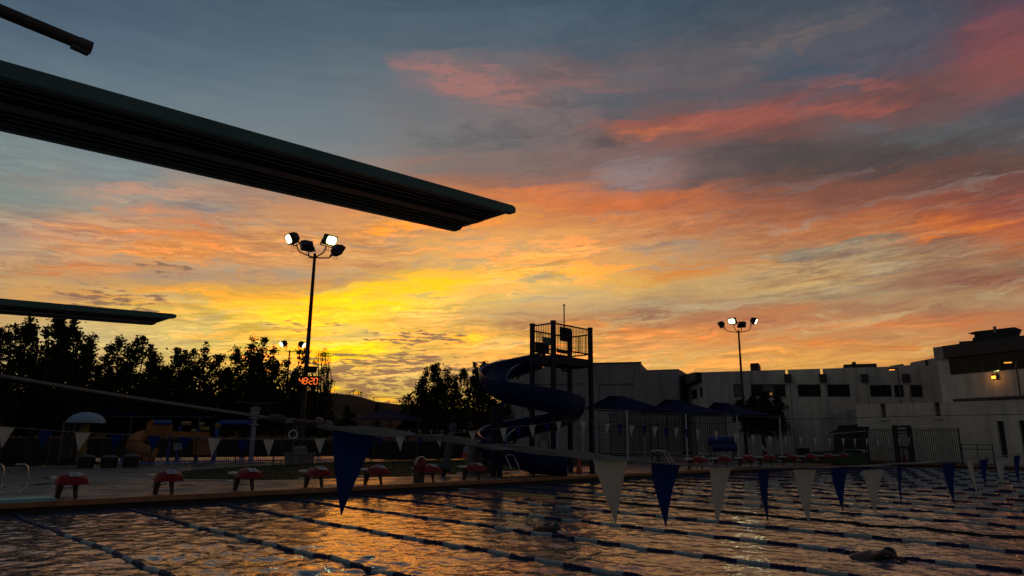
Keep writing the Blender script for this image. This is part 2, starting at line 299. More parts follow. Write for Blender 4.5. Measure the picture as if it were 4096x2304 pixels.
class MB:
    """collects shapes in world coordinates; build() links them as ONE mesh object"""
    def __init__(s):
        s.v, s.f, s.m = [], [], []
    def add(s, vs, fs, m=0):
        o = len(s.v)
        s.v += [tuple(p) for p in vs]
        s.f += [tuple(i + o for i in f) for f in fs]
        s.m += [m] * len(fs)
        return s
    def hexa(s, p, m=0):
        """eight corners: bottom ring then top ring"""
        return s.add(p, [(3, 2, 1, 0), (4, 5, 6, 7), (0, 1, 5, 4), (1, 2, 6, 5), (2, 3, 7, 6), (3, 0, 4, 7)], m)
    def box(s, c, size, m=0, rz=0.0, rot=None):
        B = rot if rot is not None else Matrix.Rotation(rz, 3, 'Z')
        c = Vector(c)
        h = [Vector((x * size[0] / 2, y * size[1] / 2, z * size[2] / 2)) for z in (-1, 1) for x, y in ((-1, -1), (1, -1), (1, 1), (-1, 1))]
        return s.hexa([c + B @ q for q in h], m)
    def beam(s, a, b, w, h, m=0, up=(0, 0, 1)):
        a, b = Vector(a), Vector(b)
        d = (b - a).normalized()
        upv = Vector(up)
        if abs(d.dot(upv)) > .98:
            upv = Vector((1, 0, 0))
        r = d.cross(upv).normalized()
        u = r.cross(d).normalized()
        q = [(-1, -1), (1, -1), (1, 1), (-1, 1)]
        return s.hexa([a + r * x * w / 2 + u * y * h / 2 for x, y in q] + [b + r * x * w / 2 + u * y * h / 2 for x, y in q], m)
    def tube(s, pts, rad, n=8, m=0, cap=True):
        pts = [Vector(p) for p in pts]
        k = len(pts)
        rad = rad if isinstance(rad, (list, tuple)) else [rad] * k
        prev = None
        vs = []
        for i, p in enumerate(pts):
            d = (pts[min(i + 1, k - 1)] - pts[max(i - 1, 0)]).normalized()
            if prev is None:
                a = Vector((0, 0, 1)) if abs(d.z) < .9 else Vector((1, 0, 0))
                r = d.cross(a).normalized()
            else:
                r = (prev - d * prev.dot(d)).normalized()
            prev = r
            u = d.cross(r)
            vs += [p + (r * math.cos(2 * math.pi * j / n) + u * math.sin(2 * math.pi * j / n)) * rad[i] for j in range(n)]
        fs = [(i * n + j, i * n + (j + 1) % n, (i + 1) * n + (j + 1) % n, (i + 1) * n + j) for i in range(k - 1) for j in range(n)]
        if cap:
            fs += [tuple(range(n))[::-1], tuple((k - 1) * n + j for j in range(n))]
        return s.add(vs, fs, m)
    def lathe(s, c, prof, n=24, m=0, axis='Z'):
        c = Vector(c)
        vs = []
        for r, z in prof:
            for j in range(n):
                a = 2 * math.pi * j / n
                vs.append(c + Vector((r * math.cos(a), r * math.sin(a), z)))
        k = len(prof)
        fs = [(i * n + j, i * n + (j + 1) % n, (i + 1) * n + (j + 1) % n, (i + 1) * n + j) for i in range(k - 1) for j in range(n)]
        return s.add(vs, fs, m)
    def prism(s, poly, ext, m=0):
        """closed polygon of points pushed along a vector"""
        poly = [Vector(p) for p in poly]
        e = Vector(ext)
        n = len(poly)
        return s.add(poly + [p + e for p in poly], [tuple(range(n))[::-1], tuple(range(n, 2 * n))] + [(i, (i + 1) % n, n + (i + 1) % n, n + i) for i in range(n)], m)
    def build(s, name, mats, parent=None, smooth=False, loc=None, bevel=0):
        org = ORG[parent.name] if parent is not None else Vector(loc or (0, 0, 0))
        me = bpy.data.meshes.new(name)
        me.from_pydata([(p[0] - org.x, p[1] - org.y, p[2] - org.z) for p in s.v], [], s.f)
        for mt in (mats if isinstance(mats, (list, tuple)) else [mats]):
            me.materials.append(mt)
        me.polygons.foreach_set('material_index', s.m)
        if smooth:
            me.polygons.foreach_set('use_smooth', [True] * len(me.polygons))
        me.update()
        bm = bmesh.new()
        bm.from_mesh(me)
        bmesh.ops.recalc_face_normals(bm, faces=bm.faces)
        bm.to_mesh(me)
        bm.free()
        o = bpy.data.objects.new(name, me)
        C.objects.link(o)
        if parent is not None:
            o.parent = parent
        else:
            o.location = org
        ORG[o.name] = org
        if bevel:
            b = o.modifiers.new('bevel', 'BEVEL')
            b.width, b.segments, b.limit_method = bevel, 2, 'ANGLE'
        if smooth:
            try:
                me.set_sharp_from_angle(angle=R(40))
            except Exception:
                pass
        return o

def tag(o, label=None, cat=None, group=None, kind=None):
    for k, v in (('label', label), ('category', cat), ('group', group), ('kind', kind)):
        if v:
            o[k] = v
    return o

def thing(name, label, cat, loc=(0, 0, 0), group=None):
    """an Empty at the thing's base that parents its parts"""
    o = bpy.data.objects.new(name, None)
    C.objects.link(o)
    o.location = loc
    o.empty_display_size = .2
    ORG[o.name] = Vector(loc)
    return tag(o, label, cat, group)

def copy_tree(o, parent=None):
    c = o.copy()
    C.objects.link(c)
    if parent is not None:
        c.parent = parent
    for ch in list(o.children):
        copy_tree(ch, c)
    return c

ORDS = 'first second third fourth fifth sixth seventh eighth ninth tenth eleventh twelfth thirteenth fourteenth fifteenth sixteenth seventeenth eighteenth nineteenth twentieth'.split()
for t_ in ('twenty', 'thirty', 'forty'):
    ORDS += [t_ + '-' + w for w in ORDS[:9]] + [{'twenty': 'thirtieth', 'thirty': 'fortieth', 'forty': 'fiftieth'}[t_]]

def make_mat(name, col, rough=.6, metal=0.0, var=.25, scale=3.0, bump=0.0, spec=.5, emit=None, strength=0.0, coord='Object', rvar=0.0, stain=0.0):
    m = bpy.data.materials.new(name)
    m.use_nodes = True
    t = m.node_tree
    bs = t.nodes['Principled BSDF']
    bs.inputs['Roughness'].default_value = rough
    bs.inputs['Metallic'].default_value = metal
    bs.inputs['Specular IOR Level'].default_value = spec
    tc = t.nodes.new('ShaderNodeTexCoord')
    nz = t.nodes.new('ShaderNodeTexNoise')
    nz.inputs['Scale'].default_value = scale
    nz.inputs['Detail'].default_value = 6
    nz.inputs['Roughness'].default_value = .62
    t.links.new(tc.outputs[coord], nz.inputs['Vector'])
    cr = t.nodes.new('ShaderNodeValToRGB')
    cr.color_ramp.elements[0].position, cr.color_ramp.elements[1].position = .3, .7
    cr.color_ramp.elements[0].color = (*[c * (1 - var) for c in col], 1)
    cr.color_ramp.elements[1].color = (*[min(1, c * (1 + var)) for c in col], 1)
    t.links.new(nz.outputs[0], cr.inputs[0])
    src = cr.outputs[0]
    if stain:                                                # rain streaks and grime running down a wall
        mp = t.nodes.new('ShaderNodeMapping')
        mp.inputs['Scale'].default_value = (1.1, 1.1, .10)
        t.links.new(tc.outputs[coord], mp.inputs[0])
        n2 = t.nodes.new('ShaderNodeTexNoise')
        n2.inputs['Scale'].default_value = 1.6
        n2.inputs['Detail'].default_value = 5
        t.links.new(mp.outputs[0], n2.inputs['Vector'])
        m2 = t.nodes.new('ShaderNodeMapRange')
        m2.inputs['From Min'].default_value, m2.inputs['From Max'].default_value = .42, .68
        m2.inputs['To Max'].default_value = stain
        t.links.new(n2.outputs[0], m2.inputs['Value'])
        mx = t.nodes.new('ShaderNodeMix')
        mx.data_type = 'RGBA'
        t.links.new(m2.outputs[0], mx.inputs[0])
        t.links.new(src, mx.inputs[6])
        mx.inputs[7].default_value = (*[c * .45 for c in col], 1)
        src = mx.outputs[2]
    t.links.new(src, bs.inputs['Base Color'])
    if bump:
        bp = t.nodes.new('ShaderNodeBump')
        bp.inputs['Strength'].default_value = bump
        bp.inputs['Distance'].default_value = .03
        t.links.new(nz.outputs[0], bp.inputs['Height'])
        t.links.new(bp.outputs[0], bs.inputs['Normal'])
    if rvar:
        mr = t.nodes.new('ShaderNodeMapRange')
        mr.inputs['From Min'].default_value, mr.inputs['From Max'].default_value = .35, .65
        mr.inputs['To Min'].default_value, mr.inputs['To Max'].default_value = max(.03, rough - rvar), min(1, rough + rvar)
        t.links.new(nz.outputs[0], mr.inputs['Value'])
        t.links.new(mr.outputs[0], bs.inputs['Roughness'])
    if emit:
        bs.inputs['Emission Color'].default_value = (*emit, 1)
        bs.inputs['Emission Strength'].default_value = strength
    return m

MT = {
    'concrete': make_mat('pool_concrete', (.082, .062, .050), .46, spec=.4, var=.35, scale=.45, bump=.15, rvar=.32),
    'coping': make_mat('coping_tile', (.40, .17, .06), .5, var=.35, scale=2.2, bump=.2),
    'gutter': make_mat('gutter_dark', (.03, .03, .03), .6),
    'earth': make_mat('dry_earth', (.020, .016, .012), 1.0, spec=0.0, scale=.05),
    'hillgrass': make_mat('dry_hill_grass', (.11, .07, .04), 1.0, spec=0.0, scale=.02, var=.3),
    'grass': make_mat('lawn_grass', (.022, .036, .010), .95, spec=.1, scale=.6, var=.35),
    'leaf': make_mat('leaf', (.045, .045, .018), .85, scale=1.5, var=.5, spec=.15),
    'leaf_red': make_mat('rusty_leaf', (.075, .04, .018), .85, scale=1.5, var=.5, spec=.15),
    'bark': make_mat('bark', (.06, .045, .035), .9, scale=6, bump=.4, var=.4),
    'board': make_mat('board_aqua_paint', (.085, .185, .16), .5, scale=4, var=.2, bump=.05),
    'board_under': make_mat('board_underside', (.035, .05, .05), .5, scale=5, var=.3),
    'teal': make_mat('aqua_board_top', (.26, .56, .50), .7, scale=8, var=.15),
    'rust': make_mat('weathered_tube', (.09, .055, .045), .55, metal=.3, scale=14, var=.5, bump=.2),
    'chrome': make_mat('stainless_steel', (.62, .6, .58), .18, metal=1, scale=9, var=.1),
    'steel': make_mat('painted_steel', (.10, .085, .08), .5, metal=.2, scale=5, var=.3),
    'bronze': make_mat('bronze_pole_paint', (.045, .032, .026), .5, metal=.1, scale=3, var=.3),
    'housing': make_mat('lamp_housing_paint', (.055, .048, .045), .5, metal=.1, scale=5, var=.25),
    'black': make_mat('black_plastic', (.012, .012, .014), .5, scale=4),
    'fence': make_mat('black_fence_paint', (.012, .011, .012), .5, scale=4),
    'white': make_mat('white_paint', (.62, .62, .60), .55, scale=3, var=.12),
    'whitewall': make_mat('white_stucco', (.62, .57, .50), .85, spec=.2, scale=.8, var=.10, bump=.1, stain=.5),
    'greywall': make_mat('grey_stucco', (.40, .37, .355), .85, spec=.2, scale=.5, var=.10, bump=.1, stain=.5),
    'cream': make_mat('cream_stucco', (.78, .70, .55), .85, spec=.2, scale=.7, var=.12, bump=.1, stain=.35),
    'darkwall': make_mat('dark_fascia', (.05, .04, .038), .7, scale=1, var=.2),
    'glass': make_mat('dark_window_glass', (.008, .008, .009), .12, spec=.2, scale=1, var=.1),
    'frame': make_mat('bronze_window_frame', (.04, .035, .032), .5),
    'flagwhite': make_mat('white_vinyl_pennant', (.66, .67, .60), .6, spec=.2, scale=9, var=.08, bump=.08),
    'flagblue': make_mat('blue_vinyl_pennant', (.012, .06, .26), .6, spec=.12, scale=9, var=.12, bump=.08),
    'tape': make_mat('dull_white_tape', (.34, .33, .29), .7, spec=.2, scale=9, var=.12, bump=.1),
    'rope': make_mat('worn_white_rope', (.34, .29, .25), .8, scale=40, var=.35, bump=.5),
    'lane_blue': make_mat('blue_lane_float', (.008, .016, .075), .55, spec=.25, scale=10, var=.15),
    'lane_white': make_mat('white_lane_float', (.40, .47, .44), .5, spec=.3, scale=10, var=.1),
    'lane_dark': make_mat('dark_green_lane_float', (.008, .014, .010), .6, spec=.25, scale=10),
    'lane_red': make_mat('red_lane_float', (.30, .02, .02), .35, scale=10),
    'lane_yellow': make_mat('yellow_lane_float', (.50, .36, .03), .35, scale=10),
    'red': make_mat('red_vinyl_cover', (.27, .013, .015), .5, spec=.25, scale=4, var=.2, bump=.25),
    'paper': make_mat('white_notice_paper', (.55, .56, .58), .7, scale=5, var=.05),
    'ink': make_mat('grey_print', (.16, .16, .18), .7),
    'block_leg': make_mat('block_leg_fibreglass', (.11, .075, .06), .6, spec=.25, scale=4),
    'blue_steel': make_mat('navy_powder_coat', (.008, .011, .034), .5, spec=.25, scale=3, var=.2),
    'flume': make_mat('blue_flume_gelcoat', (.010, .024, .095), .3, spec=.35, scale=1.2, var=.25),
    'canopy': make_mat('navy_shade_fabric', (.012, .019, .066), .9, spec=.05, scale=2, var=.2),
    'orange': make_mat('safety_orange', (.62, .09, .02), .5, scale=4),
    'play_orange': make_mat('orange_play_plastic', (.36, .125, .02), .5, scale=2),
    'play_blue': make_mat('blue_play_pipe', (.04, .09, .32), .4, scale=3),
    'dome': make_mat('pale_blue_dome', (.26, .36, .46), .5, scale=2, var=.12),
    'mustard': make_mat('mustard_post', (.32, .2, .04), .5, scale=3),
    'splash': make_mat('blue_splash_pad', (.10, .17, .60), .4, scale=1, var=.25),
    'grey_bin': make_mat('grey_bin_plastic', (.17, .16, .155), .6, scale=3),
    'stone': make_mat('planter_concrete', (.22, .19, .17), .85, scale=4, bump=.2),
    'plank': make_mat('bleacher_aluminium', (.25, .22, .21), .5, metal=.3, scale=5),
    'cloth': make_mat('rolled_pool_cover', (.015, .03, .16), .5, scale=3),
    'skin': make_mat('skin', (.12, .06, .042), .5, scale=8, var=.1),
    'cap_dark': make_mat('black_swim_cap', (.012, .012, .014), .3),
    'cap_green': make_mat('green_swim_cap', (.02, .07, .045), .3),
    'foam': make_mat('water_spray', (.55, .55, .55), .5, scale=20),
    'netting': make_mat('pale_netting', (.085, .09, .10), .9, scale=22, var=.5, bump=.6),
    'lamp': make_mat('floodlight_glass', (.9, .9, .85), .3, emit=(.93, 1.0, .72), strength=6),
    'lens_halo': make_mat('lamp_halo_rim', (.5, .6, .2), .3, emit=(.42, .72, .06), strength=.8),  # green halo of the lit lens, put into an emissive colour
    'led': make_mat('red_led_digits', (.5, .05, .02), .5, emit=(1.0, .16, .018), strength=1.6),
    'sodium': make_mat('sodium_lamp', (.9, .5, .1), .4, emit=(1.0, .34, .035), strength=1.9),
    'greenglow': make_mat('green_window_glow', (.8, .9, .4), .4, emit=(.75, 1.0, .25), strength=2.2),
    'wire': make_mat('black_cable', (.02, .018, .016), .6),
}
def clear_glass():
    m = bpy.data.materials.new('clear_window_glass')
    m.use_nodes = True
    t = m.node_tree
    t.nodes.clear()
    a, b = t.nodes.new('ShaderNodeBsdfTransparent'), t.nodes.new('ShaderNodeBsdfGlossy')
    a.inputs[0].default_value = (.75, .75, .72, 1)
    b.inputs['Roughness'].default_value = .05
    mx = t.nodes.new('ShaderNodeMixShader')
    mx.inputs[0].default_value = .08
    t.links.new(a.outputs[0], mx.inputs[1])
    t.links.new(b.outputs[0], mx.inputs[2])
    o = t.nodes.new('ShaderNodeOutputMaterial')
    t.links.new(mx.outputs[0], o.inputs[0])
    return m
MT['clear'] = clear_glass()

for k_ in ('flagwhite', 'flagblue'):                         # thin vinyl lets some light through
    t_ = MT[k_].node_tree
    bs_ = t_.nodes['Principled BSDF']
    tr_ = t_.nodes.new('ShaderNodeBsdfTranslucent')
    src_ = bs_.inputs['Base Color'].links[0].from_socket
    t_.links.new(src_, tr_.inputs[0])
    mx_ = t_.nodes.new('ShaderNodeMixShader')
    mx_.inputs[0].default_value = .5
    t_.links.new(bs_.outputs[0], mx_.inputs[1])
    t_.links.new(tr_.outputs[0], mx_.inputs[2])
    t_.links.new(mx_.outputs[0], t_.nodes['Material Output'].inputs[0])

# ---------------------------------------------------------------- ground, pool and water
random.seed(4)
rng = np.random.default_rng(7)
X0, X1, Y0, Y1, WZ = -2.6, 70.0, 0.9, 21.77, -0.296

def ring(name, mat, x0, x1, y0, y1, z, inner, kind='structure'):
    mb = MB()
    a0, a1, b0, b1 = inner
    for (p, q, r_, s_) in ((x0, x1, y0, b0), (x0, x1, b1, y1), (x0, a0, b0, b1), (a1, x1, b0, b1)):
        mb.add([(p, r_, z), (q, r_, z), (q, s_, z), (p, s_, z)], [(0, 1, 2, 3)])
    return tag(mb.build(name, MT[mat]), kind=kind)

ring('ground', 'earth', -3000, 3000, -3000, 3000, -.012, (X0 - 1, X1 + 1, Y0 - 1, Y1 + 1))
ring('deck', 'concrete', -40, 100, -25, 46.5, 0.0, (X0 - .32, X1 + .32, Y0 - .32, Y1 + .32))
mb = MB()
for (a, b) in (((X0 - .33, Y1), (X1 + .33, Y1 + .33)), ((X0 - .33, Y0 - .33), (X1 + .33, Y0)), ((X0 - .33, Y0), (X0, Y1)), ((X1, Y0), (X1 + .33, Y1))):
    mb.box(((a[0] + b[0]) / 2, (a[1] + b[1]) / 2, -.075), (b[0] - a[0], b[1] - a[1], .16))
tag(mb.build('pool_coping', MT['coping'], bevel=.02), kind='structure')
mb = MB()
for (a, b) in (((X0 - .2, Y1 + .10), (X1 + .2, Y1 + .2)), ((X0 - .2, Y0 - .2), (X1 + .2, Y0 - .1)), ((X0 - .2, Y0 - .1), (X0 - .1, Y1 + .1)), ((X1 + .1, Y0 - .1), (X1 + .2, Y1 + .1))):
    mb.box(((a[0] + b[0]) / 2, (a[1] + b[1]) / 2, -1.1), (b[0] - a[0], b[1] - a[1], 1.88))
tag(mb.build('pool_wall', MT['gutter']), kind='structure')

def water_material():
    m = bpy.data.materials.new('pool_water')
    m.use_nodes = True
    t = m.node_tree
    bs = t.nodes['Principled BSDF']
    bs.inputs['Base Color'].default_value = (.075, .115, .155, 1)
    bs.inputs['Roughness'].default_value = .05
    bs.inputs['IOR'].default_value = 1.85
    tc = t.nodes.new('ShaderNodeTexCoord')
    prev = None
    for sc_, st, d in ((3.4, .6, .04), (10.5, .45, .01)):
        nz = t.nodes.new('ShaderNodeTexNoise')
        nz.inputs['Scale'].default_value = sc_
        nz.inputs['Detail'].default_value = 3
        nz.inputs['Distortion'].default_value = .6
        t.links.new(tc.outputs['Object'], nz.inputs['Vector'])
        bp = t.nodes.new('ShaderNodeBump')
        bp.inputs['Strength'].default_value = st
        bp.inputs['Distance'].default_value = d
        t.links.new(nz.outputs[0], bp.inputs['Height'])
        if prev:
            t.links.new(prev.outputs[0], bp.inputs['Normal'])
        prev = bp
    t.links.new(prev.outputs[0], bs.inputs['Normal'])
    return m

SWIM = [at(3490, 2228, z=WZ), at(2190, 2118, z=WZ), at(2640, 1972, z=WZ), at(1390, 2290, z=WZ), at(760, 2220, z=WZ)]
def wave_height(x, y):
    r2 = np.random.default_rng(21)
    h = np.zeros_like(x)
    for i in range(64):
        lam = .20 * (2.2 / .20) ** (r2.random() ** 1.3)
        a = r2.uniform(0, 2 * math.pi)
        k = 2 * math.pi / lam
        amp = .0044 * lam ** .85 / (1 + (lam / .8) ** 1.3)
        ph = k * (x * math.cos(a) + y * math.sin(a)) + r2.uniform(0, 6.28) + .9 * np.sin(.5 * x * math.sin(a + 1) + .6 * y * math.cos(a + 2))
        s = np.sin(ph)
        h += amp * (s + .35 * (1 - 2 * np.abs(np.sin(ph / 2 + .7))))
    calm = .90 + .28 * np.sin(.31 * x + 1.2 * np.sin(.23 * y)) * np.sin(.37 * y + .6) + .22 * np.sin(.9 * x + 1.4 * np.sin(.5 * y)) * np.sin(.8 * y + .3 * x)
    for tx, ty, tr, ta in ((6.5, 9.5, 3.5, .7), (9.5, 8.0, 2.5, .6), (20.0, 5.5, 4.0, .6), (30, 9, 5, .35)):
        calm = calm + ta * np.exp(-((x - tx) ** 2 + (y - ty) ** 2) / tr ** 2)
    for p in SWIM:
        d2 = ((x - p.x) / 1.5) ** 2 + ((y - p.y) / 1.3) ** 2
        calm = calm + 1.1 * np.exp(-d2)
    return h * calm

gx, gy = np.arange(X0 - .1, X1 + .1001, .085), np.arange(Y0 - .1, Y1 + .1001, .085)
GX, GY = np.meshgrid(gx, gy)
GZ = WZ + wave_height(GX, GY)
nx, ny = len(gx), len(gy)
me = bpy.data.meshes.new('water')
me.vertices.add(nx * ny)
me.vertices.foreach_set('co', np.stack([GX, GY, GZ], -1).reshape(-1).astype(np.float32))
ii = (np.arange(ny - 1)[:, None] * nx + np.arange(nx - 1)[None, :]).reshape(-1)
quads = np.stack([ii, ii + 1, ii + nx + 1, ii + nx], -1).astype(np.int32)
me.loops.add(quads.size)
me.loops.foreach_set('vertex_index', quads.reshape(-1))
me.polygons.add(len(quads))
me.polygons.foreach_set('loop_start', np.arange(0, quads.size, 4, dtype=np.int32))
me.polygons.foreach_set('use_smooth', np.ones(len(quads), bool))
me.update(calc_edges=True)
me.materials.append(water_material())
water = bpy.data.objects.new('water', me)
C.objects.link(water)
tag(water, kind='structure')

# lawn with a curved edge beyond the first starting blocks
outline = [(11.0, 31.2), (11.6, 29.3), (13.2, 27.4), (15.5, 26.6), (19, 26.3), (24, 26.6), (29, 27.6), (36, 29), (44, 31), (52, 33), (56, 37), (54, 41), (44, 43.2), (33, 43.2), (25, 42.3), (18, 39.6), (13.5, 36)]
mb = MB()
def inside(x, y, poly):
    c = False
    for i in range(len(poly)):
        (xa, ya), (xb, yb) = poly[i - 1], poly[i]
        if (ya > y) != (yb > y) and x < (xb - xa) * (y - ya) / (yb - ya) + xa:
            c = not c
    return c
mb.prism([(x, y, .002) for x, y in outline], (0, 0, .03))
cnt = 0
while cnt < 3500:
    x, y = random.uniform(10, 57), random.uniform(26, 44)
    if not inside(x, y, outline):
        continue
    a, h, w = random.uniform(0, 3.14), random.uniform(.02, .05), random.uniform(.04, .10)
    mb.add([(x - w * math.cos(a), y - w * math.sin(a), .03), (x + w * math.cos(a), y + w * math.sin(a), .03), (x + random.uniform(-.05, .05), y + random.uniform(-.05, .05), .03 + h)], [(0, 1, 2)])
    cnt += 1
tag(mb.build('lawn_grass', MT['grass']), kind='stuff', label='dark mown lawn between the pool deck and the black fence', cat='grass')

mb = MB()
mb.add([(13, 47, .006), (33, 46.2, .006), (36, 58, .006), (15, 60, .006)], [(0, 1, 2, 3)])
tag(mb.build('splash_pad', MT['splash']), kind='structure')

# dry hills behind the park
mb = MB()
sky_px = [(-900, 1560), (-200, 1572), (500, 1585), (900, 1580), (1200, 1570), (1320, 1571), (1400, 1577), (1450, 1588), (1500, 1603), (1560, 1612), (1640, 1620), (1900, 1640), (2400, 1672), (3000, 1700), (3800, 1725), (4700, 1740), (5600, 1745)]
rows = [(430, 0.0), (520, .18), (640, .55), (760, .86), (860, 1.0), (1000, .9), (1300, .4), (1500, 0)]
cols_ = []
for i in range(len(sky_px) - 1):
    (xa, ya), (xb, yb) = sky_px[i], sky_px[i + 1]
    for k in range(8):
        t = k / 8
        cols_.append((xa + (xb - xa) * t, ya + (yb - ya) * t))
vs, fs = [], []
for px, py in cols_:
    top = at(px, py, d=860)
    dirn = Vector((top.x, top.y, 0)).normalized()
    for d, k in rows:
        hz = top.z * k * (1 + .03 * math.sin(px * .013 + d * .02) * (k < 1))
        vs.append((dirn.x * d, dirn.y * d, hz - .5))
nr = len(rows)
fs = [(i * nr + j, (i + 1) * nr + j, (i + 1) * nr + j + 1, i * nr + j + 1) for i in range(len(cols_) - 1) for j in range(nr - 1)]
mb.add(vs, fs)
tag(mb.build('hills', MT['hillgrass'], smooth=True), kind='structure')

# ---------------------------------------------------------------- diving boards
def diving_board(name, label, tip_x, y, z_tip, slope, length, width, thick, top, under, stand):
    """a board pointing along +X; its stand is on the deck at the left end of the pool"""
    back = Vector((tip_x - length, y, z_tip - slope * length))
    t = thing(name, label, 'diving board', (back.x, y, 0))
    d = Vector((1, 0, slope)).normalized()
    up = Vector((-slope, 0, 1)).normalized()
    tip = back + d * length
    w = width / 2
    mb = MB()
    # slab with a rounded nose; edge rails hang a little under the slab, ribs run along the underside
    prof = [(-w, .5), (-w, -.5), (-w + .035, -.5), (-w + .05, -.1), (w - .05, -.1), (w - .035, -.5), (w, -.5), (w, .5)]
    sec = []
    for q, s in ((back, 1.0), (tip - d * .03, .8), (tip - d * .012, .68), (tip, .42)):
        sec.append([q + Vector((0, a, 0)) * (1 - (1 - s) * .03) + up * b * thick * s for a, b in prof])
    n = len(prof)
    vs = [p for s_ in sec for p in s_]
    fs = [(i * n + j, i * n + (j + 1) % n, (i + 1) * n + (j + 1) % n, (i + 1) * n + j) for i in range(len(sec) - 1) for j in range(n)]
    fs += [tuple(range(n)), tuple((len(sec) - 1) * n + j for j in range(n))]
    mb.add(vs, fs)
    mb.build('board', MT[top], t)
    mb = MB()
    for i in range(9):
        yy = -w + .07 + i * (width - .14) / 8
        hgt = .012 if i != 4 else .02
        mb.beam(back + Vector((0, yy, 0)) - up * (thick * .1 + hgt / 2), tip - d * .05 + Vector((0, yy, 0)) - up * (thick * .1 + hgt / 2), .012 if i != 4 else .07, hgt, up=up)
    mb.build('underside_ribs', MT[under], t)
    mb = MB()
    for k in range(26):
        for s in (-1, 1):
            mb.lathe(tip - d * (.12 + k * .07) + Vector((0, s * w * .42, 0)) - up * (thick * .1 + .004), [(0, -.003), (.008, -.003), (.008, .003), (0, .003)], 6)
    mb.build('perforations', MT['steel'], t)['kind'] = 'stuff'
    if stand:
        mb = MB()
        fx = back.x + length * .34
        zf = back.z + slope * length * .34 - thick / 2
        mb.tube([(fx, y - w, zf - .09), (fx, y + w, zf - .09)], .08, 14)
        mb.build('fulcrum', MT['black'], t)
        mb = MB()
        for xx in (back.x + .25, fx + .2):
            for s in (-1, 1):
                mb.beam((xx, y + s * (w + .02), -.002), (xx, y + s * (w + .02), zf - .2), .11, .11)
            mb.beam((xx, y - w - .1, zf - .25), (xx, y + w + .1, zf - .25), .1, .1)
        mb.beam((back.x - .6, y, zf - .25), (fx + .25, y, zf - .25), width, .08)
        mb.build('stand', MT['steel'], t)
    return t

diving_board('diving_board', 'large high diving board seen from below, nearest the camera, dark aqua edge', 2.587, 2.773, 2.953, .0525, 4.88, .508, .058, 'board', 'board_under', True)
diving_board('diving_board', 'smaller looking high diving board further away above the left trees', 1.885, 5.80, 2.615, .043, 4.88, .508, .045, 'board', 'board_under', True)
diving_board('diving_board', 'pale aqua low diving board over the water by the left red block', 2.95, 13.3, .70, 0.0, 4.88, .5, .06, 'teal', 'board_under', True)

t = thing('handrail', 'weathered brown handrail tube above the nearest diving board', 'handrail', (-2.2, 3.12, 0))
mb = MB()
e0, e1 = at(362, 192, y=3.12), at(-900, -330, y=3.12)
mb.tube([e0, e0 + (e1 - e0) * .5, e1], .026, 14)
mb.build('rail_tube', MT['rust'], t, smooth=True)
mb = MB()
dd = (e1 - e0).normalized()
mb.tube([e0 - dd * .004, e0 + dd * .045], .0285, 14)
mb.beam(e0 + dd * .004 - Vector((0, 0, .030)), e0 + dd * .07 - Vector((0, 0, .026)), .03, .012)
mb.build('end_cap', MT['steel'], t)
mb = MB()
mb.tube([e1, Vector((e1.x - .2, 3.12, e1.z - .3)), Vector((e1.x - .2, 3.12, 0))], .026, 12)
mb.build('post', MT['rust'], t)

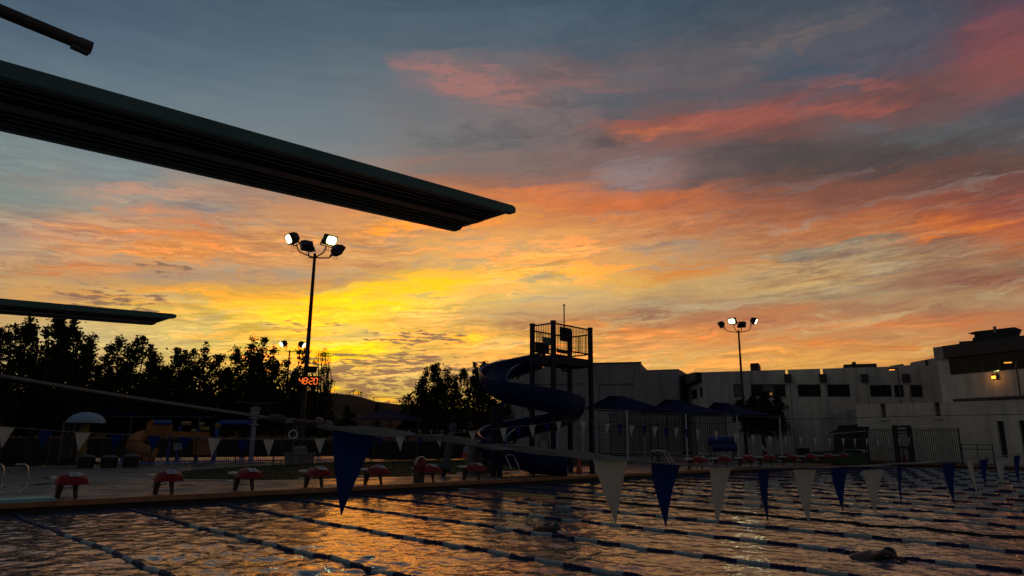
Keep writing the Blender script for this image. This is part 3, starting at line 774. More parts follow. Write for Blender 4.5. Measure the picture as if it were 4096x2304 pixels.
# ---------------------------------------------------------------- starting blocks
def make_block(cover):
    """front legs at the pool edge; y grows away from the water"""
    t = thing('starting_block', 'x', 'starting block', (0, 0, 0), 'starting blocks along the far pool wall')
    mb = MB()
    for h8 in ([(-.06, .75, -.002), (.06, .75, -.002), (.06, .82, -.002), (-.06, .82, -.002), (-.08, .52, .5), (.08, .52, .5), (.08, .62, .5), (-.08, .62, .5)],
               [(-.055, .74, -.002), (.055, .74, -.002), (.055, .84, -.002), (-.055, .84, -.002), (-.07, .72, .5), (.07, .72, .5), (.07, .80, .5), (-.07, .80, .5)]):
        mb.hexa([(x - .13, y, z) for x, y, z in h8])
    mb.build('pedestal', MT['block_leg'], t, bevel=.012)
    mb = MB()
    mb.hexa([(.09, .10, -.002), (.18, .10, -.002), (.18, .16, -.002), (.09, .16, -.002), (.04, .22, .5), (.18, .22, .5), (.18, .29, .5), (.04, .29, .5)])
    mb.build('leg', MT['block_leg'], t, bevel=.01)
    mb = MB()
    mb.box((0, .52, .53), (.62, 1.02, .075))
    mb.build('platform', MT['white'], t, bevel=.015)
    mb = MB()
    mb.box((0, 1.02, .26), (.44, .30, .045))
    mb.beam((0, .90, .25), (0, .80, .22), .06, .05)
    mb.build('step', MT['white'], t, bevel=.01)
    if cover:
        # vinyl draped over the platform: narrow at the back, a ridge, then a drop towards the water
        r2 = random.Random(3)
        stations = [(.72, .578, .20, .52), (.64, .60, .25, .49), (.54, .635, .30, .45), (.44, .69, .34, .44), (.30, .73, .37, .405), (.14, .69, .38, .39), (.0, .64, .38, .385), (-.10, .575, .36, .40), (-.15, .49, .34, .41)]
        na = 13
        vs = []
        for i, (yy, zt_, hw, zb_) in enumerate(stations):
            for j in range(na):
                u = j / (na - 1) * 2 - 1
                au = abs(u)
                if au < .5:
                    x, z = hw * .86 * u / .5, zt_ - .075 * (au / .5)
                else:
                    v = (au - .5) / .5
                    x, z = math.copysign(hw * (.86 + .14 * math.sin(v * 1.6)), u), zt_ - .075 - (zt_ - .075 - zb_) * v
                wr = .016 * math.sin(3.1 * i + 2 * j) * (au > .3) + .012 * math.sin(1.3 * i - j)
                vs.append((x + wr, yy + .02 * math.sin(2.3 * j) * (i in (0, 8)), z + .02 * math.sin(1.9 * i + j * 1.2) * (au > .9)))
        k = len(stations)
        fs = [(i * na + j, i * na + j + 1, (i + 1) * na + j + 1, (i + 1) * na + j) for i in range(k - 1) for j in range(na - 1)]
        base_n = len(vs)
        for j in range(na):                                   # the front flap hanging to the legs
            x, y_, z = vs[(k - 1) * na + j]
            vs.append((x * .97, y_ - .012 + .012 * math.sin(2 * j), min(z, .385 + .015 * math.sin(1.7 * j))))
        fs += [((k - 1) * na + j, (k - 1) * na + j + 1, base_n + j + 1, base_n + j) for j in range(na - 1)]
        mb = MB()
        mb.add(vs, fs)
        cv = mb.build('cover', MT['red'], t, smooth=True)
        mb = MB()
        a, b, c_, d_ = Vector((-.13, -.10, .600)), Vector((.15, -.10, .605)), Vector((.14, .09, .70)), Vector((-.12, .09, .695))
        nrm = (b - a).cross(d_ - a).normalized()
        mb.hexa([a + nrm * .004, b + nrm * .004, c_ + nrm * .004, d_ + nrm * .004, a + nrm * .010, b + nrm * .010, c_ + nrm * .010, d_ + nrm * .010])
        mb.build('notice', MT['paper'], cv)
        mb = MB()
        for q in range(4):
            u0, u1 = a.lerp(d_, .22 + .18 * q), b.lerp(c_, .22 + .18 * q)
            mb.beam(u0.lerp(u1, .15) + nrm * .012, u0.lerp(u1, .85 if q % 2 else .7) + nrm * .012, .012, .003, up=nrm)
        mb.build('text_lines', MT['ink'], cv)
    return t

block0 = make_block(True)
bx = [(1.532 + 2.5 * (k + .5), 1.0) for k in range(1, 8)]
far_px = [2776, 2879, 2976, 3058, 3150, 3226, 3296, 3361]
bx += [(at(px, 1850, y=22.5).x, 1.15) for px in far_px]
for i, (x, s) in enumerate(bx):
    b = block0 if i == 0 else copy_tree(block0)
    b.location = (x, Y1 + .1, .004)
    b.scale = (s, s, s)
    b.rotation_euler.z = random.uniform(-.05, .05) + (.02 if i < 7 else 0)
    if i < 7:
        b['label'] = f'starting block under a red cover, {ORDS[i]} from the left end of the pool wall'
    else:
        b['label'] = f'starting block under a red cover, {ORDS[i - 7]} to the right of the water slide'
        b['group'] = 'starting blocks right of the slide'

t = thing('life_vest', 'red and white rescue vest hung on the sixth starting block', 'life vest', (17.45, 22.35, 0))
mb = MB()
mb.lathe((17.45, 22.35, .72), [(.0, -.28), (.2, -.28), (.26, -.1), (.24, .1), (.15, .24), (0, .28)], 14)
mb.build('vest_body', MT['red'], t, smooth=True)
mb = MB()
mb.tube([(17.45 + .27 * math.cos(a), 22.22 + .02, .70 + .28 * math.sin(a)) for a in [R(40 + 12 * k) for k in range(13)]], .04, 8)
mb.build('white_band', MT['white'], t, smooth=True)
mb = MB()
mb.box((17.45, 22.35, .22), (.3, .34, .44))
mb.build('base', MT['block_leg'], t, bevel=.02)

# ---------------------------------------------------------------- lane ropes
def lane_rope(x, k, label, dark=False):
    r2 = random.Random(k * 13 + 5)
    mb = MB()
    ph = r2.uniform(0, 6)
    ya, yb = Y1 - .06, Y0 + .2
    L = ya - yb
    step = .045
    n = int(L / step)
    ns = 8
    vs, fs, ms = [], [], []
    for i in range(n + 1):
        s = i * step
        y = ya - s
        rad = .046 if i % 2 else .038
        seg = s % 1.2
        if 5.0 < s and (seg % .6) < step:
            rad = .03
        dx = .035 * math.sin(.55 * s + ph) + .02 * math.sin(1.7 * s + 2 * ph)
        dz = float(wave_height(np.array([x]), np.array([y]))[0]) * .8
        for j in range(ns):
            a = 2 * math.pi * (j + .5) / ns
            vs.append((x + dx + rad * math.cos(a), y, WZ + .012 + dz + rad * math.sin(a)))
        if i < n:
            if dark:
                mi = 0 if s < .7 else (1 if s < 2.6 else (2 if s < 5.2 else 3))
            elif s < 5.0:
                mi = 0
            else:
                mi = 1 if (s - 5.0) % 1.2 < .6 else 0
            for j in range(ns):
                fs.append((i * ns + j, i * ns + (j + 1) % ns, (i + 1) * ns + (j + 1) % ns, (i + 1) * ns + j))
                ms.append(mi)
    mb.v, mb.f, mb.m = vs, fs, ms
    mats = [MT['lane_white'], MT['lane_red'], MT['lane_yellow'], MT['lane_dark']] if dark else [MT['lane_blue'], MT['lane_white']]
    t = thing('lane_rope', label, 'lane rope', (x, ya, WZ), 'lane ropes across the pool')
    mb.build('floats', mats, t)
    c = MB()
    for (yy_, zz) in ((ya, WZ), (yb, WZ)):
        s = 1 if yy_ > 10 else -1
        c.tube([(x, yy_, zz + .01), (x, yy_ + s * .18, zz + .06)], .012, 6)
    c.build('anchor_cable', MT['steel'], t)
    return t

lane_x = [1.532 + 2.5 * k for k in range(1, 9)] + [1.532 + 2.5 * k for k in range(9, 15)]
bfar = [b_[0] for b_ in bx[7:]]
lane_x += [bfar[0] - 1.6] + [(bfar[i] + bfar[i + 1]) / 2 for i in range(7)]
for i, x in enumerate(lane_x):
    if i == 6:
        lane_rope(x, i, 'dark lane rope starting in white, red and yellow at the far wall', True)
    else:
        lane_rope(x, i, f'blue and white lane rope, {ORDS[i]} from the left along the far wall')

# ---------------------------------------------------------------- pennant lines
def pennant(a, b, tip, mat, label, group, fold=.0, bulge=.02):
    """cloth triangle hung from the string between a and b, with a little thickness and curl"""
    a, b, tip = Vector(a), Vector(b), Vector(tip)
    n = (b - a).cross(tip - a).normalized()
    mb = MB()
    rows, cols = 7, 4
    fr, bk = [], []
    for i in range(rows + 1):
        t = i / rows
        l, r_ = a.lerp(tip, t), b.lerp(tip, t)
        for j in range(cols + 1):
            u = j / cols
            p = l.lerp(r_, u) + n * (bulge * math.sin(math.pi * u) * (1 - t) + bulge * .8 * math.sin(2.4 * t + 1) + fold * (u - .5) * (1 - t))
            fr.append(p + n * .0015)
            bk.append(p - n * .0015)
    w = cols + 1
    N = len(fr)
    fs = []
    for i in range(rows):
        for j in range(cols):
            q = (i * w + j, i * w + j + 1, (i + 1) * w + j + 1, (i + 1) * w + j)
            fs.append(q)
            fs.append(tuple(N + k for k in q[::-1]))
    edge = [i * w for i in range(rows + 1)] + [(rows) * w + j for j in range(1, cols + 1)] + [i * w + cols for i in range(rows - 1, -1, -1)] + [j for j in range(cols - 1, 0, -1)]
    for k in range(len(edge)):
        p, q = edge[k], edge[(k + 1) % len(edge)]
        fs.append((p, q, N + q, N + p))
    mb.add(fr + bk, fs)
    top = (a + b) / 2
    o = mb.build('pennant', MT[mat], smooth=True, loc=top)
    return tag(o, label, 'pennant', group)

def flag_string(name, label, pts, rad, mat='rope', strips=()):
    t = thing(name, label, 'flag line', pts[0])
    mb = MB()
    # catenary-like smooth path through the points
    path = []
    for i in range(len(pts) - 1):
        p0, p1, p2, p3 = (pts[max(i - 1, 0)], pts[i], pts[i + 1], pts[min(i + 2, len(pts) - 1)])
        for k in range(6):
            u = k / 6
            path.append(.5 * ((2 * p1) + (p2 - p0) * u + (2 * p0 - 5 * p1 + 4 * p2 - p3) * u * u + (3 * p1 - p0 - 3 * p2 + p3) * u ** 3))
    path.append(pts[-1])
    mb.tube(path, rad, 7)
    mb.build('cord', MT[mat], t, smooth=True)
    if strips:
        mb = MB()
        for (p, q, w, tw) in strips:
            n = 12
            fr = []
            d = (q - p).normalized()
            s1 = d.cross(Vector((0, 0, 1))).normalized()
            s2 = s1.cross(d)
            for i in range(n + 1):
                u = i / n
                c = p.lerp(q, u)
                a = tw[0] + tw[1] * u
                ww = w * (.35 + .65 * math.sin(math.pi * min(max(u, .02), .98)))
                e = s1 * math.cos(a) + s2 * math.sin(a)
                nn = d.cross(e) * .002
                fr += [c - e * ww / 2 + nn, c + e * ww / 2 + nn, c + e * ww / 2 - nn, c - e * ww / 2 - nn]
            fs = [(i * 4 + j, i * 4 + (j + 1) % 4, (i + 1) * 4 + (j + 1) % 4, (i + 1) * 4 + j) for i in range(n) for j in range(4)]
            fs += [(0, 1, 2, 3), (n * 4, n * 4 + 1, n * 4 + 2, n * 4 + 3)]
            mb.add(fr, fs)
        mb.build('tape', MT['tape'], t, smooth=True)
    return t

# nearest line: it runs along the pool a few metres from the camera
def near_y(px):
    return 3.05 - 1.15 * min(max((px - 1340) / 2500, 0), 1.2)
near = [(-700, 1385), (0, 1502), (500, 1585), (1000, 1660), (1160, 1686), (1335, 1708), (1530, 1722), (1800, 1766), (2100, 1802), (2390, 1826), (2520, 1844), (2730, 1858), (2935, 1868), (3100, 1870), (3270, 1868), (3450, 1863), (3640, 1852), (3800, 1843), (3930, 1832), (4096, 1815), (4500, 1770)]
npts = [at(px, py, y=near_y(px)) for px, py in near]
strips = []
for (xa, ya, xb, yb, w, tw) in ((1335, 1712, 1660, 1738, .055, (1.1, .9)), (1620, 1738, 1920, 1766, .04, (.4, 1.2)), (1860, 1778, 2060, 1796, .035, (.2, 2.0)), (1980, 1776, 2230, 1808, .03, (0, 2.4)), (2060, 1800, 2400, 1822, .05, (1.0, .5)), (2200, 1808, 2520, 1842, .055, (1.3, .3)), (2520, 1836, 2640, 1850, .025, (.5, 2)), (2600, 1848, 2760, 1860, .03, (.4, 1.4)), (2740, 1856, 2960, 1868, .03, (.8, 1)), (2960, 1868, 3200, 1870, .03, (.6, 1.4)), (3140, 1868, 3360, 1868, .035, (.4, 2)), (3330, 1866, 3560, 1862, .03, (.4, 3)), (3560, 1858, 3760, 1848, .03, (.3, 3))):
    strips.append((at(xa, ya, y=near_y(xa) - .01), at(xb, yb, y=near_y(xb) - .01), w * (.8 if xb < 2100 or 2200 < xb < 2530 else .5), tw))
flag_string('flag_line', 'frayed white flag rope nearest the camera, sloping down from the upper left', npts, .0062, 'rope', strips)
nf = [(1336, 1710, 1531, 1722, 1361, 2065, 'b'), (2374, 1826, 2514, 1846, 2462, 2097, 'w'), (2621, 1850, 2730, 1862, 2660, 2108, 'b'), (2838, 1868, 2935, 1878, 2867, 2110, 'w'), (3029, 1876, 3100, 1880, 3071, 2097, 'b'), (3195, 1880, 3270, 1880, 3234, 2101, 'w'), (3343, 1874, 3393, 1876, 3369, 2046, 'b'), (3474, 1882, 3521, 1878, 3500, 2058, 'w'), (3582, 1868, 3627, 1864, 3607, 2034, 'b'), (3786, 1858, 3822, 1852, 3815, 2014, 'b'), (3855, 1846, 3905, 1840, 3914, 1996, 'w'), (3933, 1838, 3955, 1834, 3941, 1950, 'b'), (4003, 1834, 4028, 1828, 4010, 1944, 'w'), (4066, 1826, 4090, 1820, 4076, 1946, 'b')]
for i, (xa, ya, xb, yb, xt, yt, c) in enumerate(nf):
    yl = near_y((xa + xb) / 2)
    word = 'blue' if c == 'b' else 'white'
    lab = f'{word} vinyl pennant, {ORDS[i]} from the left on the nearest flag rope'
    if i == 0:
        lab = 'large navy pennant hanging closest to the camera, in front of the red blocks'
    # the cord runs obliquely, so the far corner of each flag lies further along it
    pennant(at(xa, ya, y=yl + .01), at(xb, yb, y=yl - .03), at(xt, yt, y=yl), 'flagblue' if c == 'b' else 'flagwhite', lab, 'pennants on the nearest flag rope', fold=random.uniform(-.09, .09), bulge=random.uniform(.012, .045))

t = thing('rope_fitting', 'knotted tensioner joining the nearest flag rope left of the navy pennant', 'rope tensioner', at(1180, 1690, y=3.03))
mb = MB()
ra, rb = at(1083, 1672, y=3.03), at(1140, 1680, y=3.03)
mb.tube([ra, ra.lerp(rb, .5) + Vector((0, 0, .004)), rb], [.017, .02, .016], 8)
mb.build('clamp', MT['netting'], t, smooth=True)
mb = MB()
for off in (0, .014):
    mb.tube([at(1140, 1677, y=3.02) - Vector((0, 0, off)), at(1178, 1676, y=3.02) - Vector((0, 0, off)), at(1190, 1688, y=3.02) - Vector((0, 0, off))], .006, 6)
mb.build('loop', MT['rope'], t, smooth=True)
mb = MB()
mb.tube([at(1180, 1686, y=3.0), at(1230, 1692, y=3.0), at(1270, 1694, y=3.0)], [.012, .014, .011], 8)
mb.build('turnbuckle', MT['rust'], t, smooth=True)
mb = MB()
for k in range(5):
    q = at(1272 + 12 * k, 1688 + 4 * k, y=3.0)
    mb.tube([q + Vector((.02 * math.cos(a), .014 * math.sin(a * 2), .02 * math.sin(a))) for a in [k + .6 * j for j in range(9)]], .006, 6)
mb.build('knot', MT['rope'], t, smooth=True)
mb = MB()
q = at(1188, 1690, y=3.02)
mb.tube([q, q + Vector((.0, .0, -.055))], .003, 5)
mb.build('hanging_cord', MT['rope'], t)

# middle line: five metres out from the far wall, dipping and rising past the slide
MY = 16.6
mid = [(-500, 1672), (0, 1706), (300, 1728), (600, 1742), (850, 1752), (1080, 1757), (1350, 1752), (1600, 1746), (1780, 1735), (1900, 1723), (2030, 1710), (2150, 1698), (2270, 1681), (2340, 1683), (2420, 1691), (2530, 1701), (2705, 1711), (2870, 1724), (3050, 1742), (3200, 1749), (3450, 1755), (3640, 1749), (3900, 1735)]
flag_string('flag_line', 'thin flag line across the middle of the pool behind the navy pennant', [at(px, py, y=MY) for px, py in mid], .006, 'rope')
mf = [(-8, 60, 6, 1793, 'w'), (152, 215, 162, 1800, 'b'), (301, 365, 312, 1806, 'w'), (440, 497, 452, 1808, 'b'), (590, 645, 612, 1806, 'b') , (718, 770, 735, 1812, 'b'), (833, 884, 846, 1830, 'w'), (950, 996, 968, 1824, 'b'), (1053, 1098, 1074, 1827, 'w'), (1259, 1303, 1279, 1817, 'w'), (1504, 1532, 1524, 1790, 'b'), (1582, 1618, 1602, 1806, 'w'), (1672, 1698, 1683, 1786, 'b'), (1738, 1771, 1760, 1790, 'w'), (1875, 1906, 1893, 1768, 'w'), (2001, 2028, 2016, 1768, 'w'), (2060, 2088, 2080, 1752, 'b'), (2117, 2143, 2133, 1755, 'w'), (2178, 2198, 2190, 1728, 'b'), (2226, 2247, 2236, 1736, 'w'), (2320, 2347, 2335, 1737, 'w'), (2423, 2445, 2425, 1739, 'w'), (2470, 2490, 2478, 1742, 'b'), (2518, 2540, 2523, 1747, 'w'), (2568, 2590, 2576, 1748, 'b'), (2611, 2633, 2619, 1752, 'w'), (2655, 2676, 2664, 1752, 'b'), (2698, 2716, 2705, 1756, 'w'), (2740, 2760, 2748, 1758, 'b'), (2783, 2800, 2792, 1763, 'w'), (2857, 2874, 2865, 1764, 'w'), (2935, 2952, 2942, 1772, 'w'), (3006, 3021, 3012, 1777, 'w'), (3073, 3089, 3079, 1783, 'w'), (3137, 3150, 3144, 1785, 'w'), (3197, 3212, 3206, 1787, 'w'), (3255, 3268, 3263, 1789, 'w'), (3312, 3325, 3320, 1790, 'w'), (3367, 3380, 3374, 1789, 'w'), (3415, 3426, 3421, 1790, 'w'), (3463, 3474, 3468, 1790, 'w'), (3506, 3518, 3512, 1787, 'w'), (3550, 3560, 3555, 1784, 'w'), (3592, 3602, 3598, 1783, 'w'), (3632, 3640, 3637, 1780, 'w'), (3671, 3680, 3677, 1777, 'w')]
def mid_z(px):
    for (xa, ya), (xb, yb) in zip(mid, mid[1:]):
        if xa <= px <= xb:
            return ya + (yb - ya) * (px - xa) / (xb - xa)
for i, (xa, xb, xt, yt, c) in enumerate(mf):
    word = 'blue' if c == 'b' else 'white'
    pennant(at(xa, mid_z(xa) + 1, y=MY + .02), at(xb, mid_z(xb) + 1, y=MY - .02), at(xt, yt, y=MY), 'flagblue' if c == 'b' else 'flagwhite', f'small {word} pennant, {ORDS[i]} from the left on the middle flag line', 'pennants on the middle flag line', bulge=random.uniform(.005, .03))
FY = 47.0
far = [(1300, 1712), (1450, 1718), (1600, 1720), (1780, 1722), (1950, 1718), (2150, 1716), (2330, 1728)]
flag_string('flag_line', 'farthest thin flag line behind the slide, beyond the black fence', [at(px, py, y=FY) for px, py in far], .012, 'rope')
for i, px in enumerate((1540, 1563, 1588, 1612, 1637, 1660, 1681, 1704, 1726, 1747, 1768, 1857, 1912, 1933)):
    c = 'b' if i in (1, 3, 5, 7, 9) else 'w'
    yy_ = 1719 if px < 1800 else 1716
    pennant(at(px - 6, yy_ + 1, y=FY), at(px + 6, yy_ + 1, y=FY), at(px + 1, yy_ + 19, y=FY), 'flagblue' if c == 'b' else 'flagwhite', f'tiny {"blue" if c == "b" else "white"} pennant, {ORDS[i]} from the left on the farthest flag line', 'pennants on the farthest flag line', bulge=.02)

# leaning stanchion wrapped in netting on the coping
t = thing('stanchion', 'leaning flag stanchion wrapped in pale netting at the pool edge', 'stanchion', at(1772, 1906, z=0))
b0 = ORG[t.name]
tp = at(1815, 1695, y=b0.y)
mb = MB()
mb.tube([b0, b0.lerp(tp, .5), tp], .10, 12)
mb.build('post', MT['blue_steel'], t, smooth=True)
mb = MB()
pr_ = []
for k in range(17):
    u = k / 16
    pr_.append((b0.lerp(tp, .12 + .88 * u) + Vector((.02 * math.sin(k * 2.1), 0, 0)), .27 - .13 * u + .03 * math.sin(k * 1.9) if u < .25 else .165 + .025 * math.sin(k * 2.3)))
mb.tube([p for p, r_ in pr_], [r_ for p, r_ in pr_], 12)
mb.build('netting', MT['netting'], t, smooth=True)

# ---------------------------------------------------------------- pool ladders and grab rails
def ladder(label, base, w, sx, h, deep):
    """two bent grab rails side by side; base is the near foot on the deck"""
    t = thing('pool_ladder', label, 'pool ladder', base, 'pool ladders')
    for s in (0, 1):
        o = Vector(base) + Vector((sx[0] * w * s, sx[1] * w * s, 0))
        mb = MB()
        pts = [o, o + Vector((0, 0, h - .12)), o + Vector((0, -.05, h - .03)), o + Vector((0, -.14, h)), o + Vector((0, -deep + .12, h)), o + Vector((0, -deep, h - .05)), o + Vector((0, -deep - .34, h * .45)), o + Vector((0, -deep - .36, h * .28)), o + Vector((0, -deep - .26, h * .16)), o + Vector((0, -deep + .1, h * .14)), o + Vector((0, -deep + .12, 0))]
        mb.tube(pts, .021, 8)
        mb.build('grab_rail', MT['chrome'], t, smooth=True)
    return t
ladder('pair of bent steel grab rails in front of the water slide', at(1992, 1904, z=0), .55, (1, 0), .98, .5)
ladder('pair of bent steel grab rails right of the big white pennant', at(2605, 1882, z=0), .6, (1, .2), 1.15, .9)
ladder('pair of low steel grab rails by the last red starting blocks', at(3378, 1848, z=0), .8, (1, .2), 1.1, 1.6)
t = thing('pool_ladder', 'two hooked steel handrails beside the low aqua board at the left edge', 'pool ladder', (3.9, 23.3, 0), 'pool ladders')
for px in (10, 108):
    mb = MB()
    pts = [(px - 46, 1858), (px - 8, 1858), (px + 2, 1866), (px + 6, 1890), (px + 6, 1925), (px + 1, 1945), (px - 14, 1958), (px - 30, 1966), (px - 32, 1992)]
    mb.tube([at(a, b, y=23.2) for a, b in pts], .022, 8)
    mb.build('grab_rail', MT['chrome'], t, smooth=True)
mb = MB()
mb.tube([at(10, 1880, y=23.25), at(60, 1892, y=23.25), at(108, 1880, y=23.25)], .012, 6)
mb.build('chain', MT['steel'], t)

# ---------------------------------------------------------------- cones
def cone(loc, h, label):
    t = thing('traffic_cone', label, 'traffic cone', loc, 'orange traffic cones')
    mb = MB()
    mb.lathe(loc, [(.001, 0), (.19 * h / .8, 0), (.19 * h / .8, .03), (.15 * h / .8, .04), (.04 * h / .8, h - .01), (.02, h), (.001, h)], 18)
    mb.build('cone_body', MT['orange'], t, smooth=True)
    mb = MB()
    mb.box(Vector(loc) + Vector((0, 0, .018)), (.48 * h / .8, .48 * h / .8, .032))
    mb.build('base', MT['black'], t)
cone(at(2317, 1893, z=0), .9, 'orange traffic cone between the two tower legs')
cone(at(3618, 1852, z=0), 1.05, 'orange traffic cone in front of the right picket fence')

# ---------------------------------------------------------------- water slide
HX, HY, HR = 26.62, 24.72, 2.12
t = thing('water_slide', 'tall dark blue spiral water slide with a railed tower at the pool edge', 'water slide', (26.6, 24.5, 0))
posts = {'near': (26.36, 22.97), 'right': (29.46, 22.97), 'left': (26.36, 24.45), 'back': (29.46, 24.45)}
for k, (x, y) in posts.items():
    mb = MB()
    mb.box((x, y, 3.86), (.20, .20, 7.74))
    mb.box((x, y, 7.76), (.23, .23, .06))
    mb.box((x, y, .015), (.5, .5, .04))
    mb.build('tower_post', MT['blue_steel'], t)
PF = 5.95
mb = MB()
mb.box((27.91, 23.71, PF), (2.74, 1.12, .10))
for (a, b) in (((26.54, 22.97), (29.28, 22.97)), ((26.54, 24.45), (29.28, 24.45))):
    mb.box(((a[0] + b[0]) / 2, a[1], PF - .16), (b[0] - a[0], .14, .42))
for x in (26.36, 29.46):
    mb.box((x, 23.71, PF - .16), (.14, 1.12, .42))
mb.build('platform', MT['blue_steel'], t)
def rail_panel(a, b, z0, z1, pitch, name='railing', skip=None):
    a, b = Vector(a), Vector(b)
    mb = MB()
    for z in (z0, z1):
        mb.beam((a.x, a.y, z), (b.x, b.y, z), .06, .07)
    L = (b - a).length
    n = int(L / pitch)
    for i in range(1, n):
        p = a.lerp(b, i / n)
        mb.beam((p.x, p.y, z0), (p.x, p.y, z1), .022, .022)
    mb.build(name, MT['blue_steel'], t)
rail_panel((26.54, 22.97, 0), (29.28, 22.97, 0), PF + .35, 7.66, .12)
rail_panel((26.36, 23.15, 0), (26.36, 24.27, 0), PF + .35, 7.66, .115)
rail_panel((29.46, 23.15, 0), (29.46, 24.27, 0), PF + .35, 7.40, .12)
rail_panel((26.54, 24.45, 0), (29.28, 24.45, 0), PF + .35, 7.40, .12)
mb = MB()
mb.box((27.45, 23.05, 7.18), (.95, .03, .75))
mb.build('sign_panel', MT['blue_steel'], t)
for c_, s_ in (((27.05, 24.36, 6.55), (1.1, .05, .55)), ((27.0, 22.9, PF + .26), (.9, .03, .16))):
    mb = MB()
    mb.box(c_, s_)
    mb.build('kick_panel', MT['blue_steel'], t)
mb = MB()
mb.box((27.35, 24.30, 6.95), (.62, .03, .4))
mb.build('rule_sign', MT['greywall'], t)
mb = MB()
mb.tube([(29.0, 24.45, 7.4), (29.0, 24.45, 9.15)], .035, 8)
mb.lathe((29.0, 24.45, 9.15), [(.001, 0), (.06, 0), (.06, .08), (.001, .1)], 8)
mb.build('mast', MT['blue_steel'], t)
mb = MB()
mb.tube([(29.3, 24.3, 5.45), (28.7, 24.3, 5.45), (28.6, 24.3, 5.55), (28.6, 24.3, 5.8)], .06, 8)
mb.build('drain_pipe', MT['blue_steel'], t, smooth=True)
# flume: a swept U channel
path = []
def hz(phi):
    ks = [(25, 5.75), (90, 5.0), (180, 3.62), (270, 3.0), (360, 2.45), (450, 1.6), (540, .58), (585, .22)]
    for (a, za), (b, zb) in zip(ks, ks[1:]):
        if phi <= b:
            return za + (zb - za) * (phi - a) / (b - a)
    return ks[-1][1]
for i in range(100):
    phi = 25 + (585 - 25) * i / 99
    a = R(phi)
    path.append(Vector((HX + HR * math.cos(a), HY + HR * math.sin(a), hz(phi))))
for k in range(3):
    path = [path[0]] + [(path[i - 1] + path[i] * 2 + path[i + 1]) / 4 for i in range(1, len(path) - 1)] + [path[-1]]
e = path[-1]
for u in (.2, .4, .6, .8, 1.0):
    path.append(Vector((e.x + .55 * u * 2.0, e.y - 1.25 * u, e.z - .16 * u)))
prof = []
Wd, Hh = .66, .62
for k in range(13):
    a = math.pi * k / 12
    prof.append((-Wd * math.cos(a), -Hh * math.sin(a) * .92))
inner = [(-.66, .30)] + prof + [(.66, .16)]
outer = [(.80, .19), (.80, .13)] + [(.715 * math.cos(math.pi * k / 12), -.70 * math.sin(math.pi * k / 12) * .95) for k in range(13)] + [(-.80, .27), (-.80, .33)]
loop = inner + outer
n = len(loop)
mb = MB()
vs = []
for i, p in enumerate(path):
    d = (path[min(i + 1, len(path) - 1)] - path[max(i - 1, 0)])
    d.z *= .5
    d.normalize()
    side = Vector((d.y, -d.x, 0)).normalized()             # the outside of the turn
    rot = R(9) * (1 if i < 100 else .3)
    for a, b in loop:
        a2 = -a
        h = b + .55
        vs.append(p + side * (a2 * math.cos(rot) + h * math.sin(rot) * -.3) + Vector((0, 0, h + a2 * math.sin(rot))))
fs = [(i * n + j, i * n + (j + 1) % n, (i + 1) * n + (j + 1) % n, (i + 1) * n + j) for i in range(len(path) - 1) for j in range(n)]
fs += [tuple(range(n)), tuple((len(path) - 1) * n + j for j in range(n))]
mb.add(vs, fs)
mb.build('flume', MT['flume'], t, smooth=True)
for i in range(8, 100, 13):
    mb = MB()                                  # bolted flanges between the flume sections
    a, b = path[i], path[i + 1]
    d = (b - a).normalized()
    side = Vector((d.y, -d.x, 0)).normalized()
    ringv = []
    for off in (0, .05):
        for s in (.735, .83):
            ringv += [a + d * off + side * (s * math.cos(q)) + Vector((0, 0, .55 - s * .97 * math.sin(q) + .16 * math.cos(q))) for q in [math.pi * k / 12 for k in range(13)]]
    fl = [(k, k + 1, 14 + k, 13 + k) for k in range(12)] + [(26 + k, 39 + k, 40 + k, 27 + k) for k in range(12)] + [(13 + k, 14 + k, 40 + k, 39 + k) for k in range(12)] + [(k, 26 + k, 27 + k, k + 1) for k in range(12)]
    mb.add(ringv, fl)
    mb.build('flange', MT['flume'], t)
for (x, y, zt) in ((22.93, 23.75, 3.3), (23.22, 23.62, 3.3)):
    mb = MB()
    mb.tube([(x, y, -.002), (x, y, zt)], .14, 14)
    mb.beam((x, y, zt - .15), (24.4, 24.6, zt + .2), .16, .2)
    mb.build('support_column', MT['blue_steel'], t)

